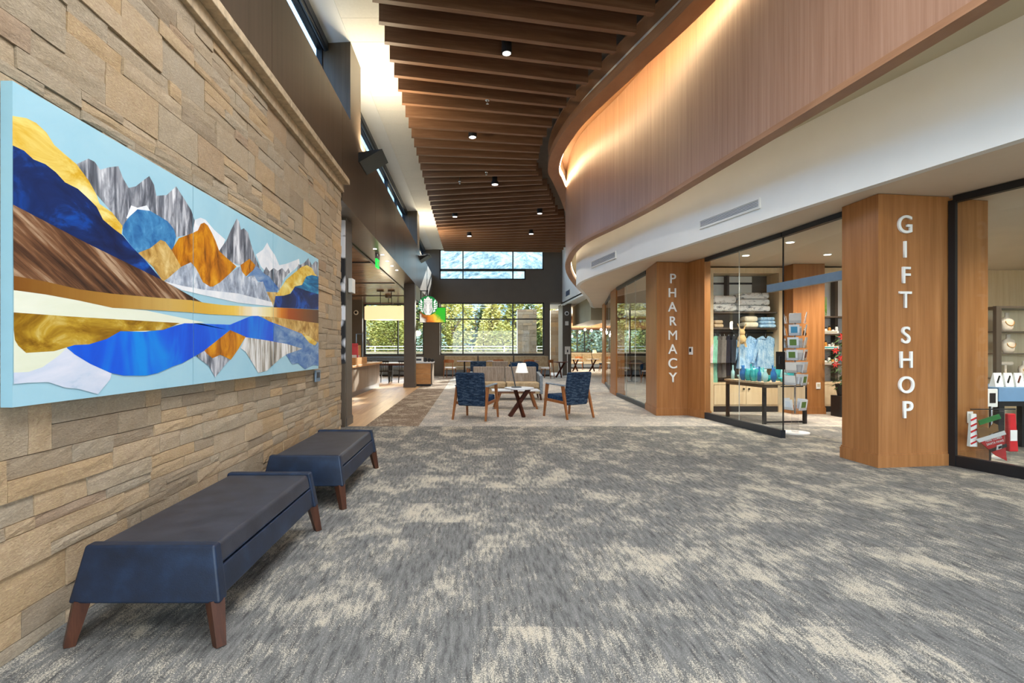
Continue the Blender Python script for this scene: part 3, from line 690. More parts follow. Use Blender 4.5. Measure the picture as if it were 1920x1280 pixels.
p_orange = paint('paint_orange', [(0.3, S(112, 60, 10)), (0.46, S(190, 112, 8)), (0.6, S(222, 150, 24)), (0.75, S(238, 182, 60))], (2, 8, 5), 5)
p_navy = paint('paint_navy', [(0.3, S(8, 22, 62)), (0.5, S(12, 42, 100)), (0.6, S(6, 70, 160)), (0.75, S(20, 110, 200))], (2, 2.2, 5.0), 5, dist=1.2)
p_teal = paint('paint_teal', [(0.3, S(8, 56, 100)), (0.5, S(24, 116, 168)), (0.66, S(80, 176, 208)), (0.78, S(190, 228, 236))], (2, 2, 14))
def turned(nt, ang, scale):
    a = coords(nt, (1, 1, 1), (ang, 0, 0), world=True); mp = nt.nodes.new('ShaderNodeMapping'); mp.inputs['Scale'].default_value = scale
    nt.links.new(a, mp.inputs['Vector']); return mp.outputs['Vector']
p_brown = None
m_, nt_, b_p = new_mat('paint_brown_streaks', 0.5, spec=0.3)
n_ = noise(nt_, turned(nt_, math.radians(29), (1, 1.6, 24)), 1.0, 6, 0.62)
nt_.links.new(ramp(nt_, n_, [(0.3, S(38, 26, 22)), (0.44, S(84, 54, 36)), (0.54, S(126, 86, 58)), (0.66, S(186, 156, 126))]), b_p.inputs['Base Color']); p_brown = m_
p_mist = paint('paint_mist', [(0.3, S(110, 118, 136)), (0.5, S(176, 186, 202)), (0.66, S(228, 232, 238))], (2, 12, 8), 6)
p_cream = paint('paint_cream', [(0.3, S(228, 232, 206)), (0.7, S(240, 242, 226))], (2, 1, 5))
p_olive = paint('paint_olive_gold', [(0.3, S(96, 62, 8)), (0.45, S(150, 108, 18)), (0.6, S(190, 152, 44)), (0.74, S(222, 200, 120))], (2, 3, 7), 6, dist=1.5)
p_haze = paint('paint_lilac_white', [(0.28, S(120, 168, 196)), (0.42, S(204, 214, 232)), (0.7, S(230, 230, 242))], (2, 2, 4))
p_cobalt = paint('paint_cobalt', [(0.3, S(8, 62, 200)), (0.5, S(14, 92, 224)), (0.66, S(10, 140, 232))], (2, 3.2, 1.0), 3)
p_slate = paint('paint_slate', [(0.3, S(40, 92, 168)), (0.5, S(104, 140, 186)), (0.7, S(160, 180, 204))], (2, 4, 12))
p_stripe = paint('paint_rock_stripes', [(0.3, S(84, 82, 78)), (0.46, S(168, 160, 146)), (0.56, S(226, 224, 220)), (0.7, S(248, 246, 246))], (2, 14, 2))
m_, nt_, b_p = new_mat('paint_sunset_band', 0.5, spec=0.3)
g_ = nt_.nodes.new('ShaderNodeNewGeometry'); sp = nt_.nodes.new('ShaderNodeSeparateXYZ'); nt_.links.new(g_.outputs['Position'], sp.inputs[0])
tt = math_(nt_, 'DIVIDE', math_(nt_, 'SUBTRACT', sp.outputs['Y'], 2.155), 4.305)
tt = math_(nt_, 'ADD', tt, math_(nt_, 'MULTIPLY', math_(nt_, 'SUBTRACT', noise(nt_, coords(nt_, (0, 14, 0), world=True), 1.0, 4, 0.7), 0.5), 0.07))
nt_.links.new(ramp(nt_, tt, [(0.0, S(128, 78, 24)), (0.14, S(172, 124, 50)), (0.26, S(206, 170, 92)), (0.36, S(220, 172, 60)), (0.47, S(240, 200, 84)), (0.56, S(250, 244, 226)), (0.64, S(246, 226, 150)), (0.70, S(220, 130, 30)), (0.76, S(168, 76, 22)), (0.88, S(128, 74, 34)), (1.0, S(88, 64, 50))]), b_p.inputs['Base Color']); p_band = m_
A = 'A'; B = 'B'; C = 'C'
def P_(t, *xy): return [pnt(t, xy[i], xy[i+1]) for i in range(0, len(xy), 2)]
SHAPES = [
 (p_grey, P_(A, 415,430, 490,395, 530,415, 565,465, 620,450, 680,443, 710,520, 745,580, 790,570, 840,530, 875,505, 905,560, 920,630, 985,625, 1045,570, 1090,640, 1140,720, 1180,840, 1150,870, 1050,890, 980,950, 900,950, 720,860, 640,735, 540,620)),
 (p_white, P_(A, 730,770, 760,690, 800,705, 860,690, 880,725, 800,725, 745,775)),
 (p_gold, P_(A, 10,125, 100,140, 160,170, 225,230, 275,310, 350,375, 415,430, 490,530, 540,620, 560,680, 640,735, 705,820, 700,875, 650,845, 580,780, 540,700, 480,640, 420,585, 340,545, 280,480, 215,430, 140,400, 80,345, 10,312)),
 (p_blue, P_(A, 705,870, 710,815, 745,765, 800,715, 880,725, 940,760, 990,790, 1030,840, 1045,890, 1030,950, 1015,975, 900,965, 800,995, 750,930)),
 (p_white, P_(C, 75,230, 95,120, 135,105, 170,120, 230,190, 310,260, 280,340, 385,440, 420,445, 385,455, 250,330)),
 (p_grey, P_(C, 265,340, 320,260, 345,200, 390,110, 405,130, 420,190, 440,180, 470,210, 490,290, 520,380, 560,470, 590,520, 500,500, 420,440, 350,420)),
 (p_white, P_(C, 525,365, 575,330, 605,280, 625,320, 660,370, 690,440, 740,430, 830,395, 835,430, 800,470, 760,500, 700,560, 640,540, 600,490, 560,450)),
 (p_grey, P_(C, 575,495, 598,450, 620,485, 650,460, 680,480, 710,460, 735,490, 755,460, 765,490, 720,540, 690,620, 650,610, 620,530)),
 (p_grey, P_(C, 815,480, 825,430, 835,440, 870,420, 895,390, 920,440, 945,410, 962,420, 962,520, 930,500, 880,450)),
 (p_slate, P_(C, 455,530, 530,445, 590,505, 620,520, 650,560, 685,600, 675,632, 600,632, 570,560)),
 (p_orange, P_(C, 415,440, 480,395, 520,440, 510,470, 450,525, 430,500)),
 (p_orange, P_(C, -72,336, -20,250, 75,215, 115,195, 135,150, 160,140, 185,160, 215,215, 240,270, 265,340, 320,390, 388,450, 300,540, 230,592, 200,592, 150,565, 120,495, 70,425, -20,465)),
 (p_ochre, P_(A, 803,990, 880,960, 945,908, 975,920, 1020,980, 1075,1080, 1082,1090, 960,1172, 900,1080)),
 (p_ochre, P_(C, 595,628, 678,632, 655,700, 645,737, 610,700)),
 (p_mist, P_(C, -122,556, -60,500, 0,450, 65,420, 100,460, 150,560, 210,598, 270,562, 340,500, 410,450, 430,490, 460,525, 510,510, 540,560, 575,555, 600,630, 630,690, 636,700, 400,640, 150,612, 0,585)),
 (p_white, P_(C, -124,554, 0,585, 150,612, 400,640, 636,700, 645,732, 400,705, 150,650, 0,615)),
 (p_gold, P_(C, 660,662, 700,600, 740,540, 800,490, 850,450, 885,440, 920,460, 940,500, 962,520, 905,522, 870,565, 850,595, 800,595, 760,645, 700,665)),
 (p_navy, P_(C, 650,737, 662,658, 720,655, 770,640, 800,590, 850,580, 880,520, 920,510, 966,520, 966,752)),
 (p_teal, P_(C, 800,592, 850,580, 880,520, 920,510, 966,520, 966,645, 900,625)),
 (p_navy, P_(A, 10,312, 80,345, 140,400, 215,430, 280,480, 340,545, 420,585, 480,640, 540,700, 580,780, 650,840, 705,880, 770,960, 850,1040, 962,1172, 480,940, 10,692)),
 (p_brown, P_(A, 10,685, 480,930, 960,1165)+P_(C, 0,622, 60,655, 150,706)+P_(B, 1600,300, 1300,278, 900,243, 600,203, 300,133, 20,80)),
 (p_cream, P_(B, 20,205, 300,240, 600,298, 900,360, 1200,388, 1450,440, 1720,495, 1500,512, 900,640, 500,720, 430,785, 300,885, 200,930, 20,945)),
 (p_band, P_(B, 20,80, 300,130, 600,200, 900,240, 1300,275, 1600,297)+P_(C, 160,705, 300,722, 500,733, 650,737, 780,745, 966,755, 966,853, 800,826, 600,803, 400,796, 200,786, 80,776)+P_(B, 1600,405, 1300,386, 900,365, 600,300, 300,245, 20,207)),
 (p_olive, P_(B, 20,405, 500,440, 1000,470, 1500,500, 1350,562, 970,577, 850,642, 690,692, 560,697, 490,717, 380,750, 130,765, 60,700, 30,650, 20,560)),
 (p_haze, P_(B, 20,940, 150,935, 280,890, 420,790, 490,722, 560,770, 892,945, 880,1000, 770,1132, 690,1110, 600,1085, 480,1075, 330,1025, 150,1030, 20,1042)),
 (p_ochre, P_(C, 560,800, 650,806, 966,850, 966,985, 870,935, 760,892, 650,855)),
 (p_stripe, P_(C, 415,1025, 450,948, 600,968, 740,993, 966,1060, 968,1150, 930,1145, 870,1175, 820,1130, 780,1140, 740,1070, 700,1095, 660,1130, 600,1185, 540,1200, 500,1130, 450,1050)),
 (p_slate, P_(C, 735,1070, 780,1140, 820,1130, 870,1175, 930,1145, 968,1150, 966,1060, 850,1030)),
 (p_cobalt, P_(B, 490,717, 560,695, 690,690, 850,640, 970,572, 1200,578, 1350,560, 1540,502, 1690,505)+P_(C, 60,850, 200,855, 340,860, 490,798, 540,798, 620,838, 760,890, 850,925, 966,985, 966,1065, 740,995, 600,970, 448,948, 340,900, 160,1042, 90,1082, 0,1132)+P_(B, 1450,880, 1300,945, 1200,967, 1000,967, 880,942, 700,862, 560,777)),
 (p_slate, P_(C, 650,855, 760,892, 870,935, 966,985, 966,1065, 740,995, 648,975)),
 (p_grey, P_(C, 100,1080, 160,1042, 215,1095, 270,1075, 340,1105, 300,1150, 235,1230, 190,1150)),
 (p_orange, P_(C, 158,1042, 340,898, 450,945, 400,1030, 345,1107, 300,1085, 270,1072, 215,1097, 172,1060)),
 (p_gold, P_(C, 845,920, 900,943, 957,985, 940,1007, 900,987)),
]
def clip(poly, y, keep_less):
    out = []
    for i in range(len(poly)):
        a, b = poly[i], poly[(i+1) % len(poly)]; ia = (a[0] <= y) == keep_less; ib = (b[0] <= y) == keep_less
        if ia: out.append(a)
        if ia != ib: t = (y-a[0])/(b[0]-a[0]); out.append((y, a[1]+(b[1]-a[1])*t))
    return out
def clipz(poly, z, keep_less): return [(b, a) for a, b in clip([(b, a) for a, b in poly], z, keep_less)]
EDGE = [2.155, 3.555, 4.985, 6.46]; ZL, ZH = 1.063, 2.385
which = ('left canvas of the mountain painting, with the navy and brown slopes', 'middle canvas of the mountain painting, with the orange peak', 'right canvas of the mountain painting, with the gold and blue ridge')
M_CANVAS = plain('canvas_edge_blue', S(150, 196, 214), 0.7, var=0.03)
for k in range(3):
    a, b = EDGE[k]+0.003, EDGE[k+1]-0.003
    t = thing('painted_canvas', which[k]+' on the stone wall', 'painting', (PX, a, ZL), 0, 'canvases of the mountain painting')
    MB().box(-0.048, 0, 0, b-a, 0, ZH-ZL).build('canvas', [M_CANVAS], t)
    mats = []; mb = MB(); lay = 0
    def put(poly, m, lay):
        if len(poly) < 3: return
        if m not in mats: mats.append(m)
        mb.mi = mats.index(m); x = 0.0004+0.00012*lay
        mb.add([(x, p[0]-a, p[1]-ZL) for p in poly], [tuple(range(len(poly)))])
    put([(a, ZL), (b, ZL), (b, ZH), (a, ZH)], p_sky, 0)
    for i, (m, poly) in enumerate(SHAPES):
        q = clipz(clipz(clip(clip(poly, a, False), b, True), ZL, False), ZH, True)
        put(q, m, i+1)
    mb.build('painted_print', mats, t)
# ================================================================== BENCHES
def bench(loc, lab):
    t = thing('upholstered_bench', lab, 'bench', loc, 0, 'navy benches along the stone wall')
    W, L, H = 0.60, 1.50, 0.43
    for k, (y0, s) in enumerate(((0, 1), (L, -1))):
        p = MB(); th = 0.075
        # end panel: narrower at the top, leaning in a little
        p.hexa([(-W/2-0.035, y0, 0.185), (W/2+0.035, y0, 0.185), (W/2+0.035, y0+s*th, 0.185), (-W/2-0.035, y0+s*th, 0.185)] if s > 0 else [(-W/2-0.035, y0-th, 0.185), (W/2+0.035, y0-th, 0.185), (W/2+0.035, y0, 0.185), (-W/2-0.035, y0, 0.185)],
               [(-W/2+0.02, y0+s*0.03, H), (W/2-0.005, y0+s*0.03, H), (W/2-0.005, y0+s*(th+0.02), H), (-W/2+0.02, y0+s*(th+0.02), H)] if s > 0 else [(-W/2+0.02, y0-th-0.02, H), (W/2-0.005, y0-th-0.02, H), (W/2-0.005, y0-0.03, H), (-W/2+0.02, y0-0.03, H)])
        p.build('end_panel', M_LEATHER, t, bevel=0.012, seg=3)
    c = MB().hexa([(-W/2+0.015, 0.085, 0.325), (W/2+0.003, 0.085, 0.325), (W/2+0.003, L-0.085, 0.325), (-W/2+0.015, L-0.085, 0.325)], [(-W/2+0.03, 0.085, H-0.012), (W/2-0.018, 0.085, H-0.012), (W/2-0.018, L-0.085, H-0.012), (-W/2+0.03, L-0.085, H-0.012)]).build('seat_cushion', M_LEATHERTOP, t, bevel=0.02, seg=3)
    MB().tube([(W/2-0.004, 0.1, 0.335), (W/2-0.004, L-0.1, 0.335)], 0.005, 6).build('piping', M_LEATHER, c)
    MB().hexa([(-W/2, 0.07, 0.195), (W/2+0.02, 0.07, 0.195), (W/2+0.02, L-0.07, 0.195), (-W/2, L-0.07, 0.195)], [(-W/2, 0.07, 0.32), (W/2+0.005, 0.07, 0.32), (W/2+0.005, L-0.07, 0.32), (-W/2, L-0.07, 0.32)]).build('apron', M_LEATHER, t, bevel=0.008)
    for sx in (-1, 1):
        for y0, s in ((0.035, -1), (L-0.035, 1)):
            MB().bar((sx*(W/2-0.005), y0, 0.19), (sx*(W/2+0.03), y0+s*0.03, 0.0), 0.062, 0.062, 0.042, 0.042).build('leg', M_LEGWOOD, t)
bench((-1.435, 2.33, 0), 'navy leather bench nearest the camera, below the painting')
bench((-1.375, 4.32, 0), 'navy leather bench standing behind the nearest one, by the stone wall')
gadget('wall_plate', 'small grey wall plate on the stone wall below the right end of the painting', 'wall plate', (WX+0.012, 6.55, 0.90), (0.19, 0.14, 0.02), M_STEEL, (1, 0), M_TRACK)
# ================================================================== LOUNGE FURNITURE
def armchair(loc, rz, lab, fab=None, seat=None, lining=None, group='navy lounge armchairs', fancy=True):
    fab = fab or M_NAVY; seat = seat or M_NAVYSEAT
    t = thing('armchair', lab, 'armchair', loc, rz, group)
    W = 0.53
    MB().hexa([(-W/2, -0.20, 0.27), (W/2, -0.20, 0.27), (W/2, 0.30, 0.30), (-W/2, 0.30, 0.30)], [(-W/2, -0.20, 0.41), (W/2, -0.20, 0.41), (W/2, 0.30, 0.44), (-W/2, 0.30, 0.44)]).build('seat', seat, t, bevel=0.025, seg=3)
    MB().hexa([(-W/2, -0.26, 0.25), (W/2, -0.26, 0.25), (W/2, -0.15, 0.25), (-W/2, -0.15, 0.25)], [(-W/2-0.02, -0.37, 0.87), (W/2+0.02, -0.37, 0.87), (W/2+0.02, -0.29, 0.87), (-W/2-0.02, -0.29, 0.87)]).build('backrest', fab, t, bevel=0.03, seg=3)
    for s in (-1, 1):
        x = s*(W/2+0.035)
        MB().hexa([(x-0.035, -0.24, 0.605), (x+0.035, -0.24, 0.605), (x+0.03, 0.27, 0.63), (x-0.03, 0.27, 0.63)], [(x-0.035, -0.24, 0.635), (x+0.035, -0.24, 0.635), (x+0.03, 0.27, 0.655), (x-0.03, 0.27, 0.655)]).build('armrest', M_GREYUPH, t, bevel=0.008)
        MB().bar((x, 0.25, 0.63), (x*1.06, 0.33, 0), 0.05, 0.05, 0.03, 0.03, (0, 1, 0)).build('leg', M_CHAIRWOOD, t)
        MB().bar((x, -0.20, 0.61), (x*1.08, -0.36, 0), 0.05, 0.05, 0.03, 0.03, (0, 1, 0)).build('leg', M_CHAIRWOOD, t)
        MB().bar((x*0.99, -0.22, 0.30), (x*0.99, 0.28, 0.33), 0.025, 0.05).build('side_rail', M_CHAIRWOOD, t)
    return t
armchair((0.08, 10.02, 0), math.radians(-22), 'navy woven armchair with its back to the camera, left of the lamp table')
armchair((1.84, 10.24, 0), math.radians(31), 'navy woven armchair turned to the left, right of the lamp table')
armchair((0.18, 18.6, 0), math.radians(172), 'navy armchair facing the camera behind the striped loveseat', M_NAVY, M_NAVYSEAT)
armchair((0.98, 19.3, 0), math.radians(4), 'taupe lounge armchair seen from behind in the far seating group', M_TAUPE, M_TAUPE, group='far lounge armchairs')
def loveseat(loc, rz, lab, W=1.86):
    t = thing('loveseat', lab, 'sofa', loc, rz)
    MB().box(-W/2+0.06, W/2-0.06, -0.30, 0.36, 0.16, 0.30).build('base', M_TAN, t, bevel=0.01)
    for s in (-1, 1):
        xa, xb = (0.008, W/2-0.09) if s > 0 else (-W/2+0.09, -0.008)
        MB().box(xa, xb, -0.20, 0.38, 0.302, 0.45).build('seat_cushion', M_TAN, t, bevel=0.03, seg=3)
        MB().hexa([(xa, -0.34, 0.35), (xb, -0.34, 0.35), (xb, -0.18, 0.35), (xa, -0.18, 0.35)], [(xa, -0.42, 0.83), (xb, -0.42, 0.83), (xb, -0.30, 0.83), (xa, -0.30, 0.83)]).build('back_cushion', M_TAUPE, t, bevel=0.025, seg=3)
        x = s*(W/2-0.04)
        MB().hexa([(x-0.04, -0.36, 0.16), (x+0.04, -0.36, 0.16), (x+0.04, 0.40, 0.16), (x-0.04, 0.40, 0.16)], [(x-0.04, -0.36, 0.70), (x+0.04, -0.36, 0.70), (x+0.04, 0.34, 0.62), (x-0.04, 0.34, 0.62)]).build('arm_panel', M_GREYUPH, t, bevel=0.015)
        for yy in (-0.30, 0.33): MB().bar((x-s*0.03, yy, 0.16), (x, yy*1.04, 0), 0.05, 0.05, 0.035, 0.035).build('leg', M_LEGWOOD, t)
    return t
loveseat((0.87, 13.9, 0), PI, 'taupe striped loveseat with tan seat cushions facing the camera')
# coffee table
t = thing('coffee_table', 'low coffee table with white top and splayed wooden legs before the loveseat', 'coffee table', (0.95, 11.75, 0))
MB().box(-0.52, 0.52, -0.27, 0.27, 0.385, 0.41).build('tabletop', M_TOPWHITE, t, bevel=0.006)
MB().box(-0.44, 0.44, -0.02, 0.02, 0.33, 0.384).build('apron', M_CHAIRWOOD, t)
for sx in (-1, 1):
    MB().box(sx*0.36-0.03, sx*0.36+0.03, -0.22, 0.22, 0.335, 0.384).build('bracket', M_CHAIRWOOD, t)
    for sy in (-1, 1): MB().bar((sx*0.34, sy*0.19, 0.35), (sx*0.46, sy*0.23, 0), 0.06, 0.045, 0.035, 0.035).build('leg', M_CHAIRWOOD, t)
def xtable(loc, lab, r=0.285, h=0.555, top=None, rz=0.35, wood_=None, group=None):
    t = thing('cross_leg_table', lab, 'side table', loc, rz, group); wood_ = wood_ or M_XWOOD
    MB().lathe([(r*0.95, h-0.03), (r, h-0.02), (r, h)], 28).build('tabletop', top or M_TOPWHITE, t)
    for k in range(2):
        a = k*PI/2; c, s = math.cos(a), math.sin(a); z = 0.001*k
        for sg in (-1, 1):
            MB().bar((sg*0.205*c, sg*0.205*s, 0), (-sg*0.205*c, -sg*0.205*s, h-0.031+z*0), 0.075, 0.045, up=(-s, c, 0)).build('leg', wood_, t)
            if True: break
        MB().bar((-0.205*c, -0.205*s, 0), (0.205*c, 0.205*s, h-0.031), 0.075, 0.045, up=(-s, c, 0)).build('leg', wood_, t)
    MB().box(-0.17, 0.17, -0.025, 0.025, h-0.05, h-0.03).build('top_rail', wood_, t)
    return t
xtable((0.915, 10.33, 0), 'round side table on crossed dark cherry legs between the two near armchairs')
def table_lamp(p, lab, h=0.50, rz=0.0, shade=None):
    t = thing('table_lamp', lab, 'table lamp', p, rz)
    MB().lathe([(0.10, 0), (0.10, 0.014), (0.02, 0.02)], 20).build('base', M_BLACK, t)
    MB().bar((-0.02, 0, 0.015), (-0.115, 0, h), 0.022, 0.022).build('stem', M_BLACK, t)
    MB().bar((-0.125, 0, h-0.012), (0.105, 0, h-0.03), 0.014, 0.014).build('arm', M_BLACK, t)
    n = 24; mb = MB(); pr = ((0.075, h-0.03), (0.125, h-0.215)); vs = []
    for r_, z_ in (pr[0], pr[1], (0.121, h-0.215), (0.071, h-0.03)):
        for i in range(n): a = 2*PI*i/n; vs.append((0.105+r_*math.cos(a), r_*math.sin(a), z_))
    fs = [(j*n+i, ((j+1) % 4)*n+i, ((j+1) % 4)*n+(i+1) % n, j*n+(i+1) % n) for j in range(4) for i in range(n)]
    sh = mb.add(vs, fs).build('lamp_shade', shade or M_SHADE, t, smooth=False)
    MB().lathe([(0.012, h-0.14), (0.03, h-0.11), (0.026, h-0.07), (0.012, h-0.03)], 12, (0.105, 0, 0)).build('bulb', M_LENS, sh)
    MB().lathe([(0.016, h-0.06), (0.016, h-0.031)], 10, (0.105, 0, 0)).build('socket', M_BLACK, t)
    return t
table_lamp((0.86, 10.33, 0.556), 'black leaning table lamp with white shade on the crossed leg table')
# ================================================================== FAR BOOTHS, TABLES AND CHAIRS
def booth(x0, x1, y, lab, seat=None, back=None, top=0.96, grp='booths under the far windows'):
    t = thing('booth_bench', lab, 'booth', ((x0+x1)/2, y, 0), 0, grp); w = (x1-x0)/2-0.01
    MB().box(-w, w, -0.50, 0, 0.08, 0.30).build('base', M_GREYUPH, t); MB().box(-w, w, -0.46, 0, 0, 0.08).build('plinth', M_BLACK, t)
    MB().box(-w, w, -0.56, -0.12, 0.302, 0.46).build('seat', seat or M_CREAM, t, bevel=0.03, seg=3)
    MB().hexa([(-w, -0.16, 0.42), (w, -0.16, 0.42), (w, 0, 0.42), (-w, 0, 0.42)], [(-w, -0.08, top), (w, -0.08, top), (w, 0, top), (-w, 0, top)]).build('backrest', back or M_TAN, t, bevel=0.03, seg=3)
    return t
booth(-1.35, 0.27, 25.9, 'tan booth bench at the left under the wide far window')
booth(0.31, 2.0, 25.9, 'tan booth bench in the middle under the wide far window')
booth(2.04, 3.70, 25.9, 'tan booth bench at the right under the wide far window')
def cafe_table(loc, lab, w=0.7, h=0.74, grp='café tables before the booths'):
    t = thing('cafe_table', lab, 'table', loc, 0, grp)
    MB().box(-w/2, w/2, -w/2, w/2, h-0.028, h).build('tabletop', M_XWOOD, t, bevel=0.005)
    MB().cyl((0, 0, 0.02), (0, 0, h-0.028), 0.035, n=12).build('post', M_BLACK, t); MB().lathe([(0.24, 0), (0.24, 0.012), (0.05, 0.025)], 20).build('foot', M_BLACK, t)
    return t
def dining_chair(loc, rz, lab, seat=None, wd=None, grp='wooden dining chairs'):
    t = thing('dining_chair', lab, 'chair', loc, rz, grp); wd = wd or M_CHAIRWOOD
    MB().prism([(-0.21, -0.19), (0.21, -0.19), (0.235, 0.22), (-0.235, 0.22)], 0.43, 0.475).build('seat', seat or M_TOPWHITE, t, bevel=0.012)
    for sx in (-1, 1):
        MB().bar((sx*0.20, 0.18, 0.43), (sx*0.235, 0.235, 0), 0.036, 0.036, 0.024, 0.024).build('leg', wd, t)
        MB().bar((sx*0.19, -0.17, 0.74), (sx*0.215, -0.245, 0), 0.036, 0.036, 0.024, 0.024).build('leg', wd, t)
    n = 9; b = MB(); vs = []
    for r_ in (0.0, 0.022):
        for z_ in (0.68, 0.84):
            for i in range(n):
                u = i/(n-1)*2-1; vs.append((u*0.235, -0.245-r_+0.10*u*u, z_-0.02*abs(u)*(1 if z_ > 0.7 else -1)))
    fs = []
    for i in range(n-1): fs += [(i+1, i, n+i, n+i+1), (2*n+i, 2*n+i+1, 3*n+i+1, 3*n+i), (n+i, 3*n+i, 3*n+i+1, n+i+1), (i, i+1, 2*n+i+1, 2*n+i)]
    fs += [(0, 2*n, 3*n, n), (n-1, 2*n-1, 4*n-1, 3*n-1)]
    b.add(vs, fs).build('backrest', wd, t)
    return t
cafe_table((-0.35, 24.85, 0), 'dark café table at the left booth under the wide window')
cafe_table((1.05, 24.85, 0), 'dark café table at the middle booth under the wide window')
cafe_table((2.75, 24.85, 0), 'dark café table at the right booth under the wide window')
ch = dining_chair((-0.99, 23.9, 0), math.radians(-16), 'walnut dining chair with pale seat at the left end of the far booths')
dup(ch, (1.15, 23.9, 0), math.radians(8), 'walnut dining chair with pale seat at the middle far booth, behind the lamp')
dup(ch, (2.55, 23.85, 0), math.radians(-4), 'walnut dining chair with pale seat at the right far booth')
dup(ch, (3.35, 23.7, 0), math.radians(60), 'walnut dining chair turned sideways beside the dark window jamb')
def shell_chair(loc, rz, lab, fab=None, grp='navy shell chairs'):
    t = thing('shell_chair', lab, 'chair', loc, rz, grp); fab = fab or M_NAVYSEAT
    MB().lathe([(0.20, 0.40), (0.24, 0.43), (0.235, 0.47), (0.1, 0.48)], 18).build('seat', fab, t, smooth=False)
    n = 13; vs = []; h = []
    for r_ in (0.245, 0.275):
        for z_ in (0.44, 0.84):
            for i in range(n):
                a = PI+PI*i/(n-1); k = 1.0+0.10*(z_ > 0.6); zz = z_-(0.16*abs(i/(n-1)*2-1)**2 if z_ > 0.6 else 0); vs.append((r_*k*math.cos(a), r_*k*math.sin(a), zz))
    fs = []
    for i in range(n-1): fs += [(i+1, i, n+i, n+i+1), (2*n+i, 2*n+i+1, 3*n+i+1, 3*n+i), (n+i, 3*n+i, 3*n+i+1, n+i+1), (i, i+1, 2*n+i+1, 2*n+i)]
    fs += [(0, 2*n, 3*n, n), (n-1, 2*n-1, 4*n-1, 3*n-1)]
    MB().add(vs, fs).build('backrest', fab, t)
    for sx in (-1, 1):
        for sy in (-1, 1): MB().bar((sx*0.14, sy*0.14, 0.42), (sx*0.22, sy*0.22, 0), 0.034, 0.034, 0.022, 0.022).build('leg', M_CHAIRWOOD, t)
    return t
sc_ = shell_chair((1.66, 20.0, 0), 0.25, 'navy shell chair left of the two behind the lamp shade')
dup(sc_, (2.22, 20.2, 0), -0.2, 'navy shell chair right of the two behind the lamp shade')
xtable((4.02, 24.3, 0), 'dark crossed leg table beside the far dark column', r=0.36, h=0.72, top=M_XWOOD, rz=0.1)
# dining room on the right
booth(5.2, 7.35, 35.9, 'cream booth bench at the left below the dining room windows', M_CREAM, M_TAN, 0.98, 'booths of the dining room')
booth(7.39, 9.6, 35.9, 'cream booth bench at the right below the dining room windows', M_CREAM, M_TAN, 0.98, 'booths of the dining room')
xtable((6.05, 31.2, 0), 'dark crossed leg table at the left of the far dining room', r=0.40, h=0.72, rz=0.5)
xtable((7.02, 31.0, 0), 'dark crossed leg table left of the blue chairs in the far dining room', r=0.38, h=0.72, rz=0.2)
table_lamp((7.02, 31.0, 0.721), 'small table lamp with yellow shade in the far dining room', 0.55, 0.0, M_DRUM)
shell_chair((7.62, 31.0, 0), 1.5, 'blue shell chair at the crossed leg table in the far dining room')
shell_chair((8.25, 31.2, 0), -1.4, 'blue shell chair farther right in the far dining room, half hidden by the wood column')
dup(ch, (6.65, 33.2, 0), 2.9, 'pale seated chair facing the camera before the dining room booth')
dup(ch, (5.55, 32.9, 0), 2.6, 'pale seated chair at the left of the far dining room')
# seating seen through the pharmacy glass
cafe_table((6.35, 21.2, 0), 'dark café table behind the pharmacy glass', 0.8, 0.74, 'tables behind the pharmacy glass')
dup(ch, (5.75, 20.9, 0), -1.2, 'walnut dining chair left of the table behind the pharmacy glass')
dup(ch, (6.85, 20.5, 0), 0.6, 'walnut dining chair in front of the table behind the pharmacy glass')
booth(6.6, 9.2, 25.8, 'olive booth bench below the window behind the pharmacy glass', M_OLIVE, M_OLIVE, 0.95, 'booths behind the pharmacy glass')
shell_chair((6.95, 22.6, 0), 2.8, 'dark blue shell chair behind the table seen through the pharmacy glass')
# notice stand before the far column
t = thing('notice_stand', 'slim white floor stand with a pale notice before the far dark column', 'sign stand', (4.58, 25.6, 0))
MB().lathe([(0.15, 0), (0.15, 0.015), (0.03, 0.025)], 18).build('base', M_WHITE, t); MB().cyl((0, 0, 0.02), (0, 0, 1.22), 0.022, n=10).build('pole', M_WHITE, t)
MB().box(-0.13, 0.13, -0.035, -0.022, 1.05, 1.42).build('notice', M_PAPER, t); MB().box(-0.03, 0.03, -0.038, -0.035, 1.14, 1.26).build('print', M_TRACK, t)
def camera_dome(p, face, lab):
    t = thing('security_camera', lab, 'camera', p, math.atan2(face[1], face[0])+PI/2)
    d = MB().cyl((0, 0, 0), (0, -0.03, 0), 0.11, 0.10, 20).build('mount', M_WHITE, t); o = MB().lathe([(0.06, 0), (0.055, 0.025), (0.03, 0.045), (0.005, 0.05)], 16).build('dome', M_BLACK, t); o.rotation_euler = (PI/2, 0, 0); o.location = (0, -0.03, 0)
    return t
camera_dome((4.62, 26.0, 3.03), (0, -1), 'white dome camera high on the far right dark column')
gadget('wall_speaker', 'small white wall box below the dome camera on the far right column', 'wall box', (4.62, 26.0, 2.45), (0.16, 0.2, 0.04), M_WHITE, (0, -1), M_PAPER)

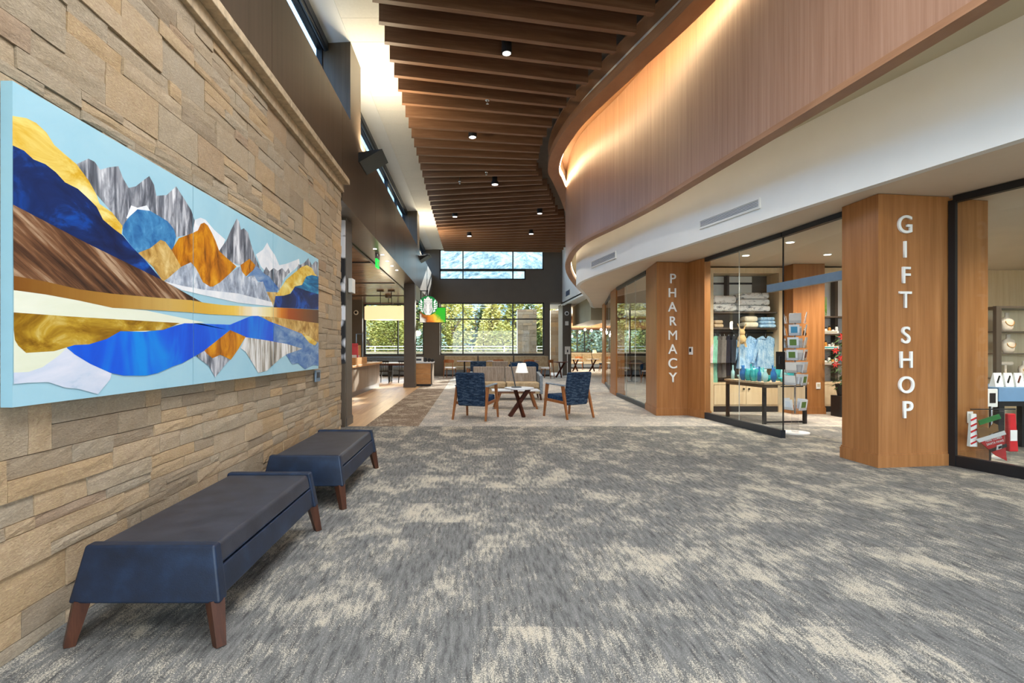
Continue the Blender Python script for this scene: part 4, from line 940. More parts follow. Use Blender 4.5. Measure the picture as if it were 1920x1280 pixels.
for i, (x, y) in enumerate(((1097, 617), (1109, 619), (1127, 617), (1087, 622))):
    Y = 31.5; q = at(x, y, Y)
    t = thing('pendant_bulb', ('left', 'middle', 'right', 'lowest')[i]+' small bare pendant bulb in the far dining room', 'pendant lamp', q, 0, 'dining room bulbs')
    MB().lathe([(0.02, -0.09), (0.06, -0.05), (0.06, 0), (0.02, 0.05)], 12).build('bulb', M_RECESS, t, smooth=True); MB().cyl((0, 0, 0.05), (0, 0, 3.5-q.z), 0.008, n=6).build('cord', M_BLACK, t)
    lamp('bulb_lamp', 'POINT', (0, 0, -0.2), 90, (1.0, 0.88, 0.7), 0.1, parent=t)
# ================================================================== CAFÉ CORNER
t = thing('service_counter', 'café counter faced with upright grey brown boards under an oak top', 'counter', (-3.2, 14.0, 0))
L = 4.5
MB().box(-1.3, -0.05, 0, L, 0.0, 0.80).build('carcass', M_COUNTER, t); MB().box(-0.05, -0.02, 0, L, 0, 0.14).build('kick_board', M_BRONZE, t)
pd_ = None
for i in range(25):
    if pd_ is None: o = MB().box(-0.05, 0, 0.004, 0.176, 0.14, 0.80).build('board', M_COUNTER, t); pd_ = o.data
    else: o = bpy.data.objects.new('board', pd_); COL.objects.link(o); o.parent = t
    o.location = (rp.uniform(-0.008, 0), 0.18*i, 0)
MB().box(-1.35, 0.08, -0.05, L+0.06, 0.801, 0.86).build('countertop', M_OAK, t, bevel=0.006)
t = thing('wood_crate', 'shallow oak crate standing on the café counter', 'crate', (-3.55, 15.2, 0.862))
for b_ in ((-0.4, 0.4, -0.8, -0.77, 0, 0.20), (-0.4, 0.4, 0.77, 0.8, 0, 0.20), (-0.4, -0.37, -0.77, 0.77, 0, 0.20), (0.37, 0.4, -0.77, 0.77, 0, 0.20)): MB().box(*b_).build('side', M_OAK, t)
MB().box(-0.37, 0.37, -0.77, 0.77, 0, 0.02).build('bottom', M_OAK, t)
M_RED = plain('red_bag', S(206, 34, 30), 0.4, var=0.1); M_AMBER = plain('amber_bag', S(206, 140, 52), 0.4, var=0.15)
def bag(p, m, lab, s=1.0):
    t = thing('coffee_bag', lab, 'bag', p, 0.2, 'coffee bags on the counter')
    MB().hexa([(-0.10*s, -0.06*s, 0), (0.10*s, -0.06*s, 0), (0.10*s, 0.06*s, 0), (-0.10*s, 0.06*s, 0)], [(-0.09*s, -0.02*s, 0.40*s), (0.09*s, -0.02*s, 0.40*s), (0.09*s, 0.02*s, 0.40*s), (-0.09*s, 0.02*s, 0.40*s)]).build('pouch', m, t, bevel=0.015)
    MB().box(-0.09*s, 0.09*s, -0.012*s, 0.012*s, 0.40*s, 0.46*s).build('folded_top', m, t); MB().box(-0.06*s, 0.06*s, -0.062*s, -0.056*s, 0.10*s, 0.2*s).build('label_patch', M_PAPER, t)
bag((-3.33, 15.05, 0.884), M_RED, 'red coffee bag in the crate on the café counter', 1.25)
bag((-3.36, 15.6, 0.884), M_AMBER, 'amber coffee bag behind the red one in the crate', 1.15)
t = thing('glass_screen', 'upright framed glass guard on the café counter behind the bags', 'glass screen', (-3.55, 16.8, 0.862))
MB().box(-0.09, 0.09, -0.006, 0.006, 0.03, 0.9).build('pane', M_WINGLASS, t); MB().box(-0.11, -0.09, -0.02, 0.02, 0, 0.92).box(0.09, 0.11, -0.02, 0.02, 0, 0.92).box(-0.09, 0.09, -0.02, 0.02, 0.9, 0.92).box(-0.09, 0.09, -0.02, 0.02, 0, 0.03).build('frame', M_STEEL, t)
# high table and stools behind the counter
t = thing('high_table', 'long white topped table on dark legs in the café corner', 'table', (-3.35, 21.3, 0))
MB().box(-1.05, 1.0, -0.4, 0.4, 0.72, 0.76).build('tabletop', M_TOPWHITE, t, bevel=0.008); MB().box(-1.02, 0.97, -0.37, 0.37, 0.66, 0.719).build('apron', M_XWOOD, t)
for sx in (-0.7, 0.1, 0.75):
    for sy in (-0.25, 0.25): MB().box(sx-0.04, sx+0.04, sy-0.04, sy+0.04, 0, 0.66).build('leg', M_BLACK, t)
def black_chair(loc, rz, lab):
    t = thing('spindle_chair', lab, 'chair', loc, rz, 'black spindle chairs of the café')
    MB().prism([(-0.21, -0.2), (0.21, -0.2), (0.23, 0.21), (-0.23, 0.21)], 0.43, 0.47).build('seat', M_BLACK, t)
    for sx in (-1, 1):
        for sy in (-1, 1): MB().bar((sx*0.18, sy*0.17, 0.43), (sx*0.22, sy*0.23, 0), 0.04, 0.04, 0.026, 0.026).build('leg', M_BLACK, t)
    for i in range(5): x = -0.17+0.085*i; MB().bar((x, -0.18, 0.47), (x*1.1, -0.25, 0.80), 0.018, 0.018).build('spindle', M_BLACK, t)
    MB().bar((-0.23, -0.255, 0.82), (0.23, -0.255, 0.82), 0.03, 0.07).build('top_rail', M_BLACK, t)
    return t
bc = black_chair((-4.05, 20.55, 0), 0.1, 'black spindle chair nearest the café counter')
dup(bc, (-3.35, 20.5, 0), -0.1, 'black spindle chair in the middle of the café table')
dup(bc, (-2.62, 20.6, 0), 0.15, 'black spindle chair nearest the dark column at the café table')
booth(-5.2, -2.4, 25.9, 'grey booth bench under the café corner window', M_GREYUPH, M_GREYUPH, 0.92, 'café booths')
# drum pendant
t = thing('drum_pendant', 'long cream drum pendant lamp hanging in the café corner', 'pendant lamp', (-3.25, 20.2, 2.40))
MB().lathe([(0.80, 0), (0.82, 0.01), (0.82, 0.50), (0.80, 0.51)], 40, (0, 0, 0), 1, 0.42).build('lamp_shade', M_DRUM, t)
for sx in (-0.22, 0.2):
    MB().cyl((sx, 0, 0.5), (sx, 0, 1.12), 0.012, n=8).build('rod', M_BLACK, t); MB().box(sx-0.12, sx+0.12, -0.1, 0.1, 1.06, 1.12).build('ceiling_plate', M_BRONZE, t)
lamp('pendant_lamp', 'POINT', (0, 0, -0.15), 60, (1.0, 0.86, 0.62), 0.2, parent=t)
t = thing('ceiling_blade', 'flat dark fan blade under the café ceiling behind the pendant', 'ceiling fan', (-3.75, 22.0, 3.18))
MB().box(-0.7, 0.5, -0.08, 0.08, -0.02, 0.01).build('blade', M_XWOOD, t); MB().cyl((0.3, 0, 0), (0.3, 0, 0.34), 0.014, n=8).build('rod', M_BLACK, t); MB().lathe([(0.12, 0.22), (0.14, 0.26), (0.14, 0.34)], 16, (0.3, 0, 0)).build('motor', M_BRONZE, t)
# kiosk
t = thing('condiment_cabinet', 'small oak fronted condiment cabinet beside the dark column', 'cabinet', (-1.68, 18.65, 0))
MB().box(-0.30, 0.27, 0.0, 0.9, 0.06, 0.80).build('body', M_BRONZE, t); MB().box(-0.27, 0.24, 0.03, 0.87, 0, 0.06).build('plinth', M_BLACK, t)
for i in range(4): MB().box(-0.29, 0.24, -0.02, 0, 0.075+0.18*i, 0.25+0.18*i).build('front_board', M_OAK, t)
for i in range(4): MB().box(0.27, 0.285, 0.03+0.21*i, 0.22+0.21*i, 0.07, 0.79).build('side_slat', M_COUNTER, t)
MB().box(-0.33, 0.31, -0.05, 0.95, 0.801, 0.84).build('countertop', M_TOPWHITE, t, bevel=0.005)
t = thing('napkin_box', 'white napkin box at the left on the condiment cabinet', 'box', (-1.86, 18.85, 0.842))
MB().box(-0.15, 0.13, -0.1, 0.1, 0, 0.17).build('case', M_WHITE, t, bevel=0.01); MB().box(-0.10, 0.08, -0.103, -0.1, 0.05, 0.11).build('slot', M_TRACK, t)
for i, (x, h) in enumerate(((-1.66, 0.16), (-1.53, 0.13), (-1.41, 0.11))):
    t = thing('condiment_jug', ('tallest dark jug beside the napkin box', 'middle dark jug on the condiment cabinet', 'low dark jug at the right edge of the condiment cabinet')[i], 'jug', (x, 18.95, 0.842))
    MB().lathe([(0.045, 0), (0.05, h*0.4), (0.042, h*0.85), (0.03, h)], 14).build('body', M_BLACK, t); MB().tube([(0.045, 0, h*0.8), (0.06, 0, h*0.65), (0.058, 0, h*0.35), (0.045, 0, h*0.25)], 0.007, 6).build('handle', M_BLACK, t)
# exit sign
t = thing('exit_sign', 'green lit exit sign hung from the bulkhead soffit', 'exit sign', (-2.2, 12.4, 3.18))
MB().box(-0.02, 0.02, -0.16, 0.16, 0, 0.20).build('panel', M_EXIT, t); MB().box(-0.025, 0.025, -0.165, 0.165, 0.20, 0.32).build('mount', M_CHROME, t)
mt_ = text_mesh('EXIT', 0.15, 0.002); mt_.materials.append(M_PAPER); o = bpy.data.objects.new('lettering', mt_); COL.objects.link(o); o.parent = t; o.matrix_local = Matrix.Translation((0.023, 0, 0.045)) @ Matrix(((0, 0, 1, 0), (1, 0, 0, 0), (0, 1, 0, 0), (0, 0, 0, 1)))
for i, (x, y) in enumerate(((703, 466), (717, 477), (726, 489), (735, 498), (744, 506))):
    Y = 2.2*FPX/(CY-y); p = at(x, y, Y)
    t = thing('recessed_light', ('nearest', 'second', 'third', 'fourth', 'farthest')[i]+' small recessed light in the bulkhead soffit past the exit sign', 'ceiling light', (min(-2.0, p.x), Y, 3.5), 0, 'soffit spots')
    MB().lathe([(0.05, -0.006), (0.055, 0)], 14).build('ring', M_CHROME, t); MB().lathe([(0.038, -0.009), (0.04, -0.006)], 14).build('lens', M_RECESS, t)
gadget('wall_sensor', 'white alarm box on the near dark column, level with the canvas tops', 'wall box', (-2.10, 9.16, 2.26), (0.22, 0.24, 0.07), M_WHITE, (1, 0), M_PAPER)
camera_dome((-5.26, 24.2, 2.95), (0, -1), 'white dome camera on the dark café wall left of the window')
sbox('wall_cafe_left', M_DARKCOL, -5.5, -4.98, 24.2, 24.4, 0, 3.52)
# narrow panel of white brushed patches next to the near column
m, nt, b = new_mat('brushed_patches', 0.6)
vv = coords(nt, (3, 3, 4.2)); wv = nt.nodes.new('ShaderNodeTexVoronoi'); wv.inputs['Scale'].default_value = 1.0; nt.links.new(vv, wv.inputs['Vector'])
nt.links.new(ramp(nt, math_(nt, 'ADD', wv.outputs['Distance'], math_(nt, 'MULTIPLY', noise(nt, coords(nt, (20, 20, 4)), 1, 4), 0.2)), [(0.55, S(236, 236, 240)), (0.68, S(30, 28, 30))]), b.inputs['Base Color'])
t = thing('mural_panel', 'tall narrow dark panel with white brushed patches beside the near dark column', 'wall panel', (-2.20, 8.86, 0.0))
MB().box(-0.16, 0.09, 0, 0.04, 1.06, 3.44).build('panel', m, t); MB().box(-0.16, 0.09, 0, 0.05, 0, 1.055).build('lower_board', M_BRONZE, t)
# round sign with the white crowned figure, and the screen behind it
M_SIGNG = glow('sign_green', S(0, 138, 62), 0.35, S(0, 122, 60)); M_SIGNW = glow('sign_white', S(240, 244, 242), 0.45, S(240, 242, 240)); M_SIGNK = plain('sign_line', S(26, 60, 46), 0.5)
t = thing('round_sign', 'round green sign with a white crowned long haired figure hanging by the bulkhead', 'sign', (-1.64, 19.9, 2.92)); R_ = 0.36
o = MB().cyl((0, 0.06, 0), (0, 0, 0), R_, R_, 48).build('disc', M_SIGNG, t)
w = MB()
def flat(pts, y=-0.004): w.add([(p[0]*R_, y, p[1]*R_) for p in pts], [tuple(range(len(pts)))])
# hair body with waist gap, crown, star, side fins
flat([(-0.46,0.42),(-0.30,0.60),(0.30,0.60),(0.46,0.42),(0.44,0.05),(0.52,-0.35),(0.40,-0.75),(0.22,-0.97),(-0.22,-0.97),(-0.40,-0.75),(-0.52,-0.35),(-0.44,0.05)])
flat([(-0.44,0.52),(-0.40,0.74),(-0.24,0.64),(-0.14,0.84),(0,0.70),(0.14,0.84),(0.24,0.64),(0.40,0.74),(0.44,0.52),(0,0.60)], -0.005)
st_ = []
for i in range(10): a = PI/2+i*PI/5; r_ = 0.15 if i % 2 == 0 else 0.06; st_.append((r_*math.cos(a), 0.83+r_*math.sin(a)))
flat(st_, -0.006)
for s in (-1, 1):
    for j, (za, zb, xo) in enumerate(((0.48, 0.36, 0.80), (0.26, 0.14, 0.94), (0.04, -0.08, 0.96), (-0.18, -0.30, 0.92))): flat([(s*0.58, za-0.10), (s*xo, za), (s*xo*0.99, zb), (s*0.60, zb-0.14)])
    flat([(s*0.58, 0.34), (s*0.74, 0.66), (s*0.80, 0.40), (s*0.66, 0.20)])
    flat([(s*0.54, -0.5), (s*0.70, -0.42), (s*0.76, -0.6), (s*0.5, -0.72)])
w.build('figure', M_SIGNW, t)
w = MB()
for s in (-1, 1):
    for k in range(4):
        x0 = s*(0.17+0.085*k)
        pts = [(x0*(1+0.12*math.sin(j*1.3+k)), 0.36-0.14*j) for j in range(10)]
        for (xa, za), (xb, zb) in zip(pts[:-1], pts[1:]): flat([(xa-0.014, za), (xa+0.014, za), (xb+0.014, zb), (xb-0.014, zb)], -0.0075)
    flat([(s*0.06, 0.30), (s*0.15, 0.32), (s*0.15, 0.28), (s*0.06, 0.27)], -0.0075)
flat([(-0.06, 0.10), (0.06, 0.10), (0.03, 0.075), (-0.03, 0.075)], -0.0075); flat([(-0.012, 0.30), (0.012, 0.30), (0.02, 0.17), (-0.02, 0.17)], -0.0075)
flat([(-0.42, 0.50), (0.42, 0.50), (0.40, 0.46), (-0.40, 0.46)], -0.0075)
w.build('line_work', M_SIGNK, t)
w = MB(); flat([(-0.10,0.02),(0.10,0.02),(0.15,-0.14),(0.10,-0.34),(0.06,-0.5),(0.10,-0.72),(0.20,-0.86),(-0.20,-0.86),(-0.10,-0.72),(-0.06,-0.5),(-0.10,-0.34),(-0.15,-0.14)], -0.0085); w.build('torso', M_SIGNW, t)
MB().bar((-0.02, 0.03, R_), (-0.02, 0.03, 0.60), 0.03, 0.03).bar((-0.30, 0.03, 0.55), (0, 0.03, 0.55), 0.03, 0.03).build('bracket', M_BLACK, t)
m, nt, b = new_mat('screen_picture', 0.3)
tc = nt.nodes.new('ShaderNodeTexCoord'); sp = nt.nodes.new('ShaderNodeSeparateXYZ'); nt.links.new(tc.outputs['Object'], sp.inputs[0])
dg_ = math_(nt, 'ADD', math_(nt, 'MULTIPLY', sp.outputs['X'], 0.55), math_(nt, 'ADD', math_(nt, 'MULTIPLY', sp.outputs['Z'], 0.45), math_(nt, 'MULTIPLY', noise(nt, coords(nt, (5, 5, 5)), 1, 3), 0.22)))
c_ = ramp(nt, dg_, [(0.06, S(196, 190, 170)), (0.24, S(210, 206, 204)), (0.30, S(120, 64, 30)), (0.40, S(206, 110, 16)), (0.52, S(230, 180, 60)), (0.66, S(40, 160, 20)), (0.9, S(30, 170, 10))])
nt.links.new(c_, b.inputs['Base Color']); nt.links.new(c_, b.inputs['Emission Color']); b.inputs['Emission Strength'].default_value = 0.6
t = thing('menu_screen', 'wide screen with a green and orange drink picture behind the round sign', 'screen', (-2.02, 20.45, 2.30))
MB().box(0, 1.02, 0, 0.05, 0, 0.60).build('case', M_BLACK, t); MB().box(0.02, 1.0, -0.004, 0, 0.02, 0.58).build('picture', m, t); MB().bar((0.06, 0.03, 0.6), (0.06, 0.03, 1.20), 0.04, 0.04).build('ceiling_pole', M_BLACK, t)
# ================================================================== GIFT SHOP INTERIOR
sbox('wall_shop_back', M_LIGHTMAPLE, 4.47, 12.0, 11.5, 11.62, 0, 3.0)
def recessed(p, lab, e=45, r=0.07, col=(1.0, 0.90, 0.76), grp='recessed shop lights'):
    t = thing('recessed_light', lab, 'ceiling light', p, 0, grp)
    MB().lathe([(r, -0.008), (r*1.15, 0)], 18).build('ring', M_WHITE, t); MB().lathe([(r*0.75, -0.012), (r*0.8, -0.008)], 18).build('lens', M_RECESS, t)
    lamp('recessed_lamp', 'SPOT', (0, 0, -0.05), e, col, 0.06, angle=2.5, blend=0.9, parent=t)
for p, lab in (((5.07, 8.5, 3.004), 'recessed light in the shop ceiling above the card rack'), ((4.98, 9.7, 3.004), 'recessed light in the shop ceiling above the glassware table'),
               ((6.4, 9.6, 3.004), 'recessed light in the shop ceiling before the cherry pillar'), ((7.4, 9.9, 3.004), 'recessed light in the shop ceiling before the cosmetics shelves'),
               ((7.6, 6.3, 3.004), 'recessed light in the shop ceiling above the jewellery case'), ((6.6, 5.0, 3.004), 'recessed light in the shop ceiling above the blue tray table'), ((9.5, 8.5, 3.004), 'recessed light deep in the shop ceiling')):
    recessed(p, lab, 150)
for p, lab in (((4.85, 13.0, 3.004), 'recessed light just behind the pharmacy glass'), ((5.3, 15.5, 3.004), 'recessed light farther behind the pharmacy glass'), ((6.2, 18.5, 3.004), 'recessed light deep behind the pharmacy glass')):
    recessed(p, lab, 130, grp='recessed pharmacy lights')
for p, lab in (((3.95, 9.3, 3.004), 'recessed light in the tan soffit before the PHARMACY column'), ((4.7, 4.9, 3.004), 'recessed light in the tan soffit before the GIFT SHOP column')):
    pass
M_TEAL = glass('teal_glass', (0.30, 0.78, 0.78, 1), refl=2.0); M_TEAL2 = plain('teal_glaze', S(58, 168, 172), 0.15, var=0.25, scale=14); M_BLUEGL = plain('blue_glaze', S(40, 104, 168), 0.2, var=0.25, scale=14); M_AQUA = plain('pale_aqua', S(176, 222, 224), 0.3, var=0.15)
def maple_unit(name, x0, x1, y0, y1, lab, shelves, doors, z1=2.97, zdoor=(0.16, 0.56), back=None):
    t = thing(name, lab, 'shelf unit', (x0, y0, 0)); W = x1-x0; D = y1-y0
    MB().box(0, 0.07, 0, D, 0, z1).build('side_panel', M_LIGHTMAPLE, t); MB().box(W-0.07, W, 0, D, 0, z1).build('side_panel', M_LIGHTMAPLE, t)
    MB().box(0.07, W-0.07, 0, D, z1-0.11, z1).build('top_panel', M_LIGHTMAPLE, t); MB().box(0.07, W-0.07, D-0.02, D, 0.6, z1-0.11).build('back_panel', back or M_LIGHTMAPLE, t)
    MB().box(0.07, W-0.07, 0.04, D, 0, 0.12).build('plinth', M_BLACK, t); MB().box(0.07, W-0.07, 0.0, D, 0.57, 0.61).build('base_top', M_LIGHTMAPLE, t); MB().box(0.07, W-0.07, 0.02, D-0.02, 0.12, 0.57).build('base_case', M_LIGHTMAPLE, t)
    n = doors
    for i in range(n):
        a, b = 0.08+(W-0.16)*i/n+0.005, 0.08+(W-0.16)*(i+1)/n-0.005
        d = MB().box(a, b, 0.0, 0.02, zdoor[0], zdoor[1]).build('door', M_LIGHTMAPLE, t)
        xk = a+0.05 if i % 2 else b-0.05
        MB().cyl((xk, 0, zdoor[1]-0.08), (xk, -0.025, zdoor[1]-0.08), 0.018, n=10).build('knob', M_BLACK, d)
    for z_ in shelves: MB().box(0.07, W-0.07, 0.06, D-0.02, z_-0.03, z_).build('shelf', M_BRONZE, t)
    return t
u = maple_unit('clothing_unit', 4.9, 6.39, 10.98, 11.46, 'maple wall unit of shelves and hanging clothes behind the shop glass', (2.07, 1.74), 2, back=M_DARKCOL)
MB().cyl((0.07, 0.22, 1.64), (1.42, 0.22, 1.64), 0.014, n=8).build('clothes_rail', M_BLACK, u); MB().box(0.5, 0.54, 0.30, 0.46, 2.09, 2.85).build('upright', M_BLACK, u)
MB().box(0.07, 1.1, 0.44, 0.455, 2.68, 2.72).box(0.07, 1.1, 0.44, 0.455, 2.40, 2.43).build('slat_wall_rail', M_BLACK, u); MB().box(0.07, 1.1, 0.455, 0.459, 2.09, 2.85).build('white_back', M_WHITE, u)
def garment(p, rz, m, lab, L=0.95, grp='garments on the shop rail', cat='garment'):
    t = thing('hanging_garment', lab, cat, p, rz, grp)
    prof = [(-0.07, -0.03), (-0.03, -0.085), (0.03, -0.085), (0.07, -0.03), (0.19, -0.09), (0.185, -0.36), (0.21, -L), (-0.21, -L), (-0.185, -0.36), (-0.19, -0.09)]
    vs = []; th = 0.035
    for s in (-1, 1): vs += [(x, s*(th+0.012*math.sin(i*2.1)), z) for i, (x, z) in enumerate(prof)]
    n = len(prof); MB().add(vs, [tuple(range(n)), tuple(range(2*n-1, n-1, -1))]+[(i, n+i, n+(i+1) % n, (i+1) % n) for i in range(n)]).build('cloth', m, t, bevel=0.012)
    MB().bar((0.17, 0.0, -0.12), (0.31, 0.0, -0.60), 0.10, 0.07, 0.085, 0.06).bar((-0.17, 0.0, -0.12), (-0.31, 0.0, -0.60), 0.10, 0.07, 0.085, 0.06).build('sleeves', m, t, bevel=0.01)
    MB().tube([(0, 0, -0.05), (0, 0, 0.0), (0.02, 0, 0.025), (0.0, 0, 0.035)], 0.004, 6).build('hanger_hook', M_CHROME, t)
    return t
cl = [(5.03, S(226, 200, 200), 'pale pink top at the left end of the shop clothes rail', 0.92), (5.12, S(126, 190, 166), 'mint green long top on the shop clothes rail', 1.02), (5.21, S(88, 84, 82), 'charcoal grey top beside the mint one on the rail', 0.9), (5.30, S(112, 108, 104), 'mid grey top in the middle of the shop rail', 0.9), (5.39, S(30, 34, 46), 'black navy jacket on the shop clothes rail', 0.86), (5.50, S(46, 50, 58), 'dark slate top right of the navy jacket on the rail', 0.86)]
for x, c, lab, L in cl: garment((x, 11.20, 1.605), math.radians(62), weave('cloth_'+lab.split()[0]+lab.split()[1], tuple(v*0.8 for v in c[:3])+(1,), c, tuple(min(1, v*1.15) for v in c[:3])+(1,), (30, 30, 6)), lab, L)
M_SKY = weave('light_blue_cloth', S(120, 164, 206), S(160, 198, 230), S(200, 224, 240), (20, 20, 8))
for x, lab in ((5.74, 'light blue shirt hung facing the glass in the middle of the wall unit'), (6.14, 'light blue shirt hung facing the glass at the right of the wall unit')): garment((x, 11.16, 1.605), 0.15, M_SKY, lab, 0.72)
def folded(p, size, m, lab, cat='blanket', grp='folded textiles on the shop shelf', n=2):
    t = thing('folded_'+cat, lab, cat, p, 0, grp); w, d, h = size
    for i in range(n): MB().box(-w/2+0.01*i, w/2-0.012*i, -d/2, d/2, h*i/n+0.001, h*(i+1)/n-0.003).build('fold', m, t, bevel=h/n*0.4, seg=3)
m_q, nt, b = new_mat('white_quilt', 0.8); v_ = noise(nt, coords(nt, (6, 6, 12)), 1.0, 5, 0.7, 1.5); nt.links.new(ramp(nt, v_, [(0.40, S(120, 124, 130)), (0.46, S(236, 236, 236)), (0.7, S(250, 250, 250))]), b.inputs['Base Color'])
folded((5.24, 11.2, 2.071), (0.52, 0.34, 0.34), m_q, 'puffy white quilt at the left on the top shop shelf'); folded((5.86, 11.2, 2.071), (0.66, 0.34, 0.40), m_q, 'puffy white patterned quilt at the right on the top shop shelf', n=3)
folded((5.78, 11.14, 1.741), (0.30, 0.26, 0.24), plain('cream_towel', S(232, 224, 200), 0.9), 'cream folded towel on the middle shop shelf', 'towel'); folded((6.11, 11.14, 1.741), (0.34, 0.28, 0.22), M_SKY, 'light blue folded towels on the middle shop shelf', 'towel', n=3)
folded((5.12, 11.14, 1.741), (0.20, 0.2, 0.16), plain('beige_box', S(206, 180, 146), 0.8), 'small beige bundle at the left on the middle shop shelf', 'towel')
t = thing('plush_toy', 'tan long eared plush toy hanging before the shop shelves', 'toy', (5.53, 10.93, 1.40)); M_PLUSH = plain('tan_plush', S(214, 182, 130), 0.95, var=0.15, scale=40)
MB().lathe([(0.02, 0), (0.075, 0.05), (0.085, 0.11), (0.05, 0.19)], 14).build('body', M_PLUSH, t, smooth=True); MB().lathe([(0.02, 0.17), (0.06, 0.21), (0.06, 0.26), (0.02, 0.31)], 14).build('head', M_PLUSH, t, smooth=True)
for s in (-1, 1): MB().bar((s*0.03, 0, 0.28), (s*0.09, 0, 0.42), 0.04, 0.02, 0.02, 0.012).build('ear', M_PLUSH, t); MB().bar((s*0.05, 0, 0.06), (s*0.08, -0.02, -0.06), 0.045, 0.045, 0.035, 0.035).build('leg', M_PLUSH, t)
MB().cyl((0, 0, 0.31), (0, 0.05, 0.345), 0.003, n=6).build('cord', M_BLACK, t)
# display table with teal glassware
t = thing('display_table', 'dark legged display table of teal glassware behind the shop glass', 'table', (5.36, 9.78, 0), 0.12)
MB().box(-0.42, 0.42, -0.58, 0.58, 0.69, 0.725).build('tabletop', M_CAP, t); MB().box(-0.40, 0.40, -0.56, 0.56, 0.63, 0.689).build('apron', M_BRONZE, t)
for sx in (-0.38, 0.38):
    for sy in (-0.53, 0.53): MB().box(sx-0.025, sx+0.025, sy-0.025, sy+0.025, 0, 0.63).build('leg', M_BLACK, t)
MB().box(-0.40, 0.40, -0.545, -0.515, 0.02, 0.05).build('stretcher', M_BLACK, t)
rg_ = random.Random(11)
kinds = {'vase': [(0.03, 0), (0.055, 0.06), (0.06, 0.13), (0.025, 0.20), (0.032, 0.24)], 'bottle': [(0.035, 0), (0.037, 0.14), (0.014, 0.18), (0.014, 0.25), (0.018, 0.26)], 'bowl': [(0.03, 0), (0.07, 0.04), (0.085, 0.09)], 'jug': [(0.045, 0), (0.06, 0.07), (0.05, 0.15), (0.04, 0.19)]}
cells = [(5.36+(-0.32+0.16*i)*math.cos(0.12)-(-0.47+0.155*j)*math.sin(0.12), 9.78+(-0.32+0.16*i)*math.sin(0.12)+(-0.47+0.155*j)*math.cos(0.12)) for i in range(5) for j in range(7)]; rg_.shuffle(cells)
lbs = {'vase': 'rounded teal glass vase on the shop display table', 'bottle': 'slim teal glass bottle on the shop display table', 'bowl': 'open teal glass bowl on the shop display table', 'jug': 'stout teal jug on the shop display table'}
for i, (x, y) in enumerate(cells[:26]):
    k = list(kinds)[i % 4]; s = rg_.uniform(0.8, 1.15) if k != 'bowl' else 0.75
    o = MB().lathe([(r*s, z*s*1.15) for r, z in kinds[k]], 14).build('glass_'+k, (M_TEAL2, M_BLUEGL, M_AQUA, M_TEAL2)[(i//4+i) % 4], smooth=True)
    o.location = (x, y, 0.7255); tag(o, lbs[k], k, 'teal glassware on the display table')
# a picture card leaning on the table edge
t = thing('price_board', 'pale board hanging from the near edge of the glassware table', 'sign', (5.50, 9.14, 0.34), 0.12); MB().box(-0.28, 0.22, -0.012, 0, 0, 0.34).build('board', M_LIGHTMAPLE, t); MB().box(-0.24, 0.18, -0.014, -0.012, 0.31, 0.33).build('clip_bar', M_BLACK, t)
# spinning card rack
t = thing('card_rack', 'clear spinning greeting card rack beside the shop entrance', 'card rack', (4.99, 8.24, 0)); M_ACRYL = glass('clear_acrylic', (0.95, 0.95, 0.96, 1), refl=2.5)
MB().lathe([(0.20, 0), (0.20, 0.02), (0.05, 0.03)], 28).build('base', M_PAPER, t); MB().lathe([(0.05, 0.03), (0.05, 0.36)], 14).build('pedestal', M_ACRYL, t); MB().cyl((0, 0, 0.3), (0, 0, 1.86), 0.014, n=10).build('pole', M_CHROME, t)
pk = []; ct = [S(246, 246, 242), S(230, 236, 240), S(70, 150, 190), S(232, 220, 210), S(96, 128, 60), S(236, 232, 224), S(120, 60, 40), S(160, 190, 214)]
cm = [plain('card_'+str(i), c, 0.5, var=0.05) for i, c in enumerate(ct)]
cg = random.Random(4); cards = []
for j in range(8):
    z_ = 0.36+0.19*j
    if j == 1: continue
    for k in range(4):
        a = k*PI/2+0.35+0.1*j; d = Vector((math.cos(a), math.sin(a), 0))
        M_ = Matrix.Translation(d*0.135+Vector((0, 0, z_))) @ Matrix.Rotation(a+PI/2, 4, 'Z') @ Matrix.Rotation(0.16, 4, 'X')
        pk_ = MB(); pk_.box(-0.082, 0.082, -0.004, 0.03, 0, 0.006, M_).box(-0.082, 0.082, -0.006, -0.003, 0.006, 0.045, M_).box(-0.082, 0.082, 0.028, 0.031, 0.006, 0.12, M_)
        pk_.build('pocket', M_ACRYL, t)
        M2 = Matrix.Translation((4.99, 8.24, 0)) @ M_
        cards.append((M2, j, k))
for M2, j, k in cards:
    c = thing('greeting_card', 'greeting card on the '+('lowest tier', '', 'second tier from the bottom', 'third tier from the bottom', 'middle tier', 'third tier from the top', 'second tier from the top', 'top tier')[j]+' of the rack, '+('facing into the shop', 'facing the wall unit', 'facing the glass', 'facing the entrance')[k], 'greeting card', M2.to_translation(), 0, 'cards in the spinning rack'); c.rotation_euler = M2.to_euler()
    w_, h_ = cg.choice(((0.074, 0.168), (0.078, 0.155), (0.070, 0.172)))
    MB().box(-w_, w_, 0.004, 0.014, 0.008, h_).build('card', cg.choice(cm[:2]+cm[5:6]), c); MB().box(-w_*0.62, w_*0.62, 0.0025, 0.004, 0.045, h_*0.82).build('picture', cg.choice(cm), c)
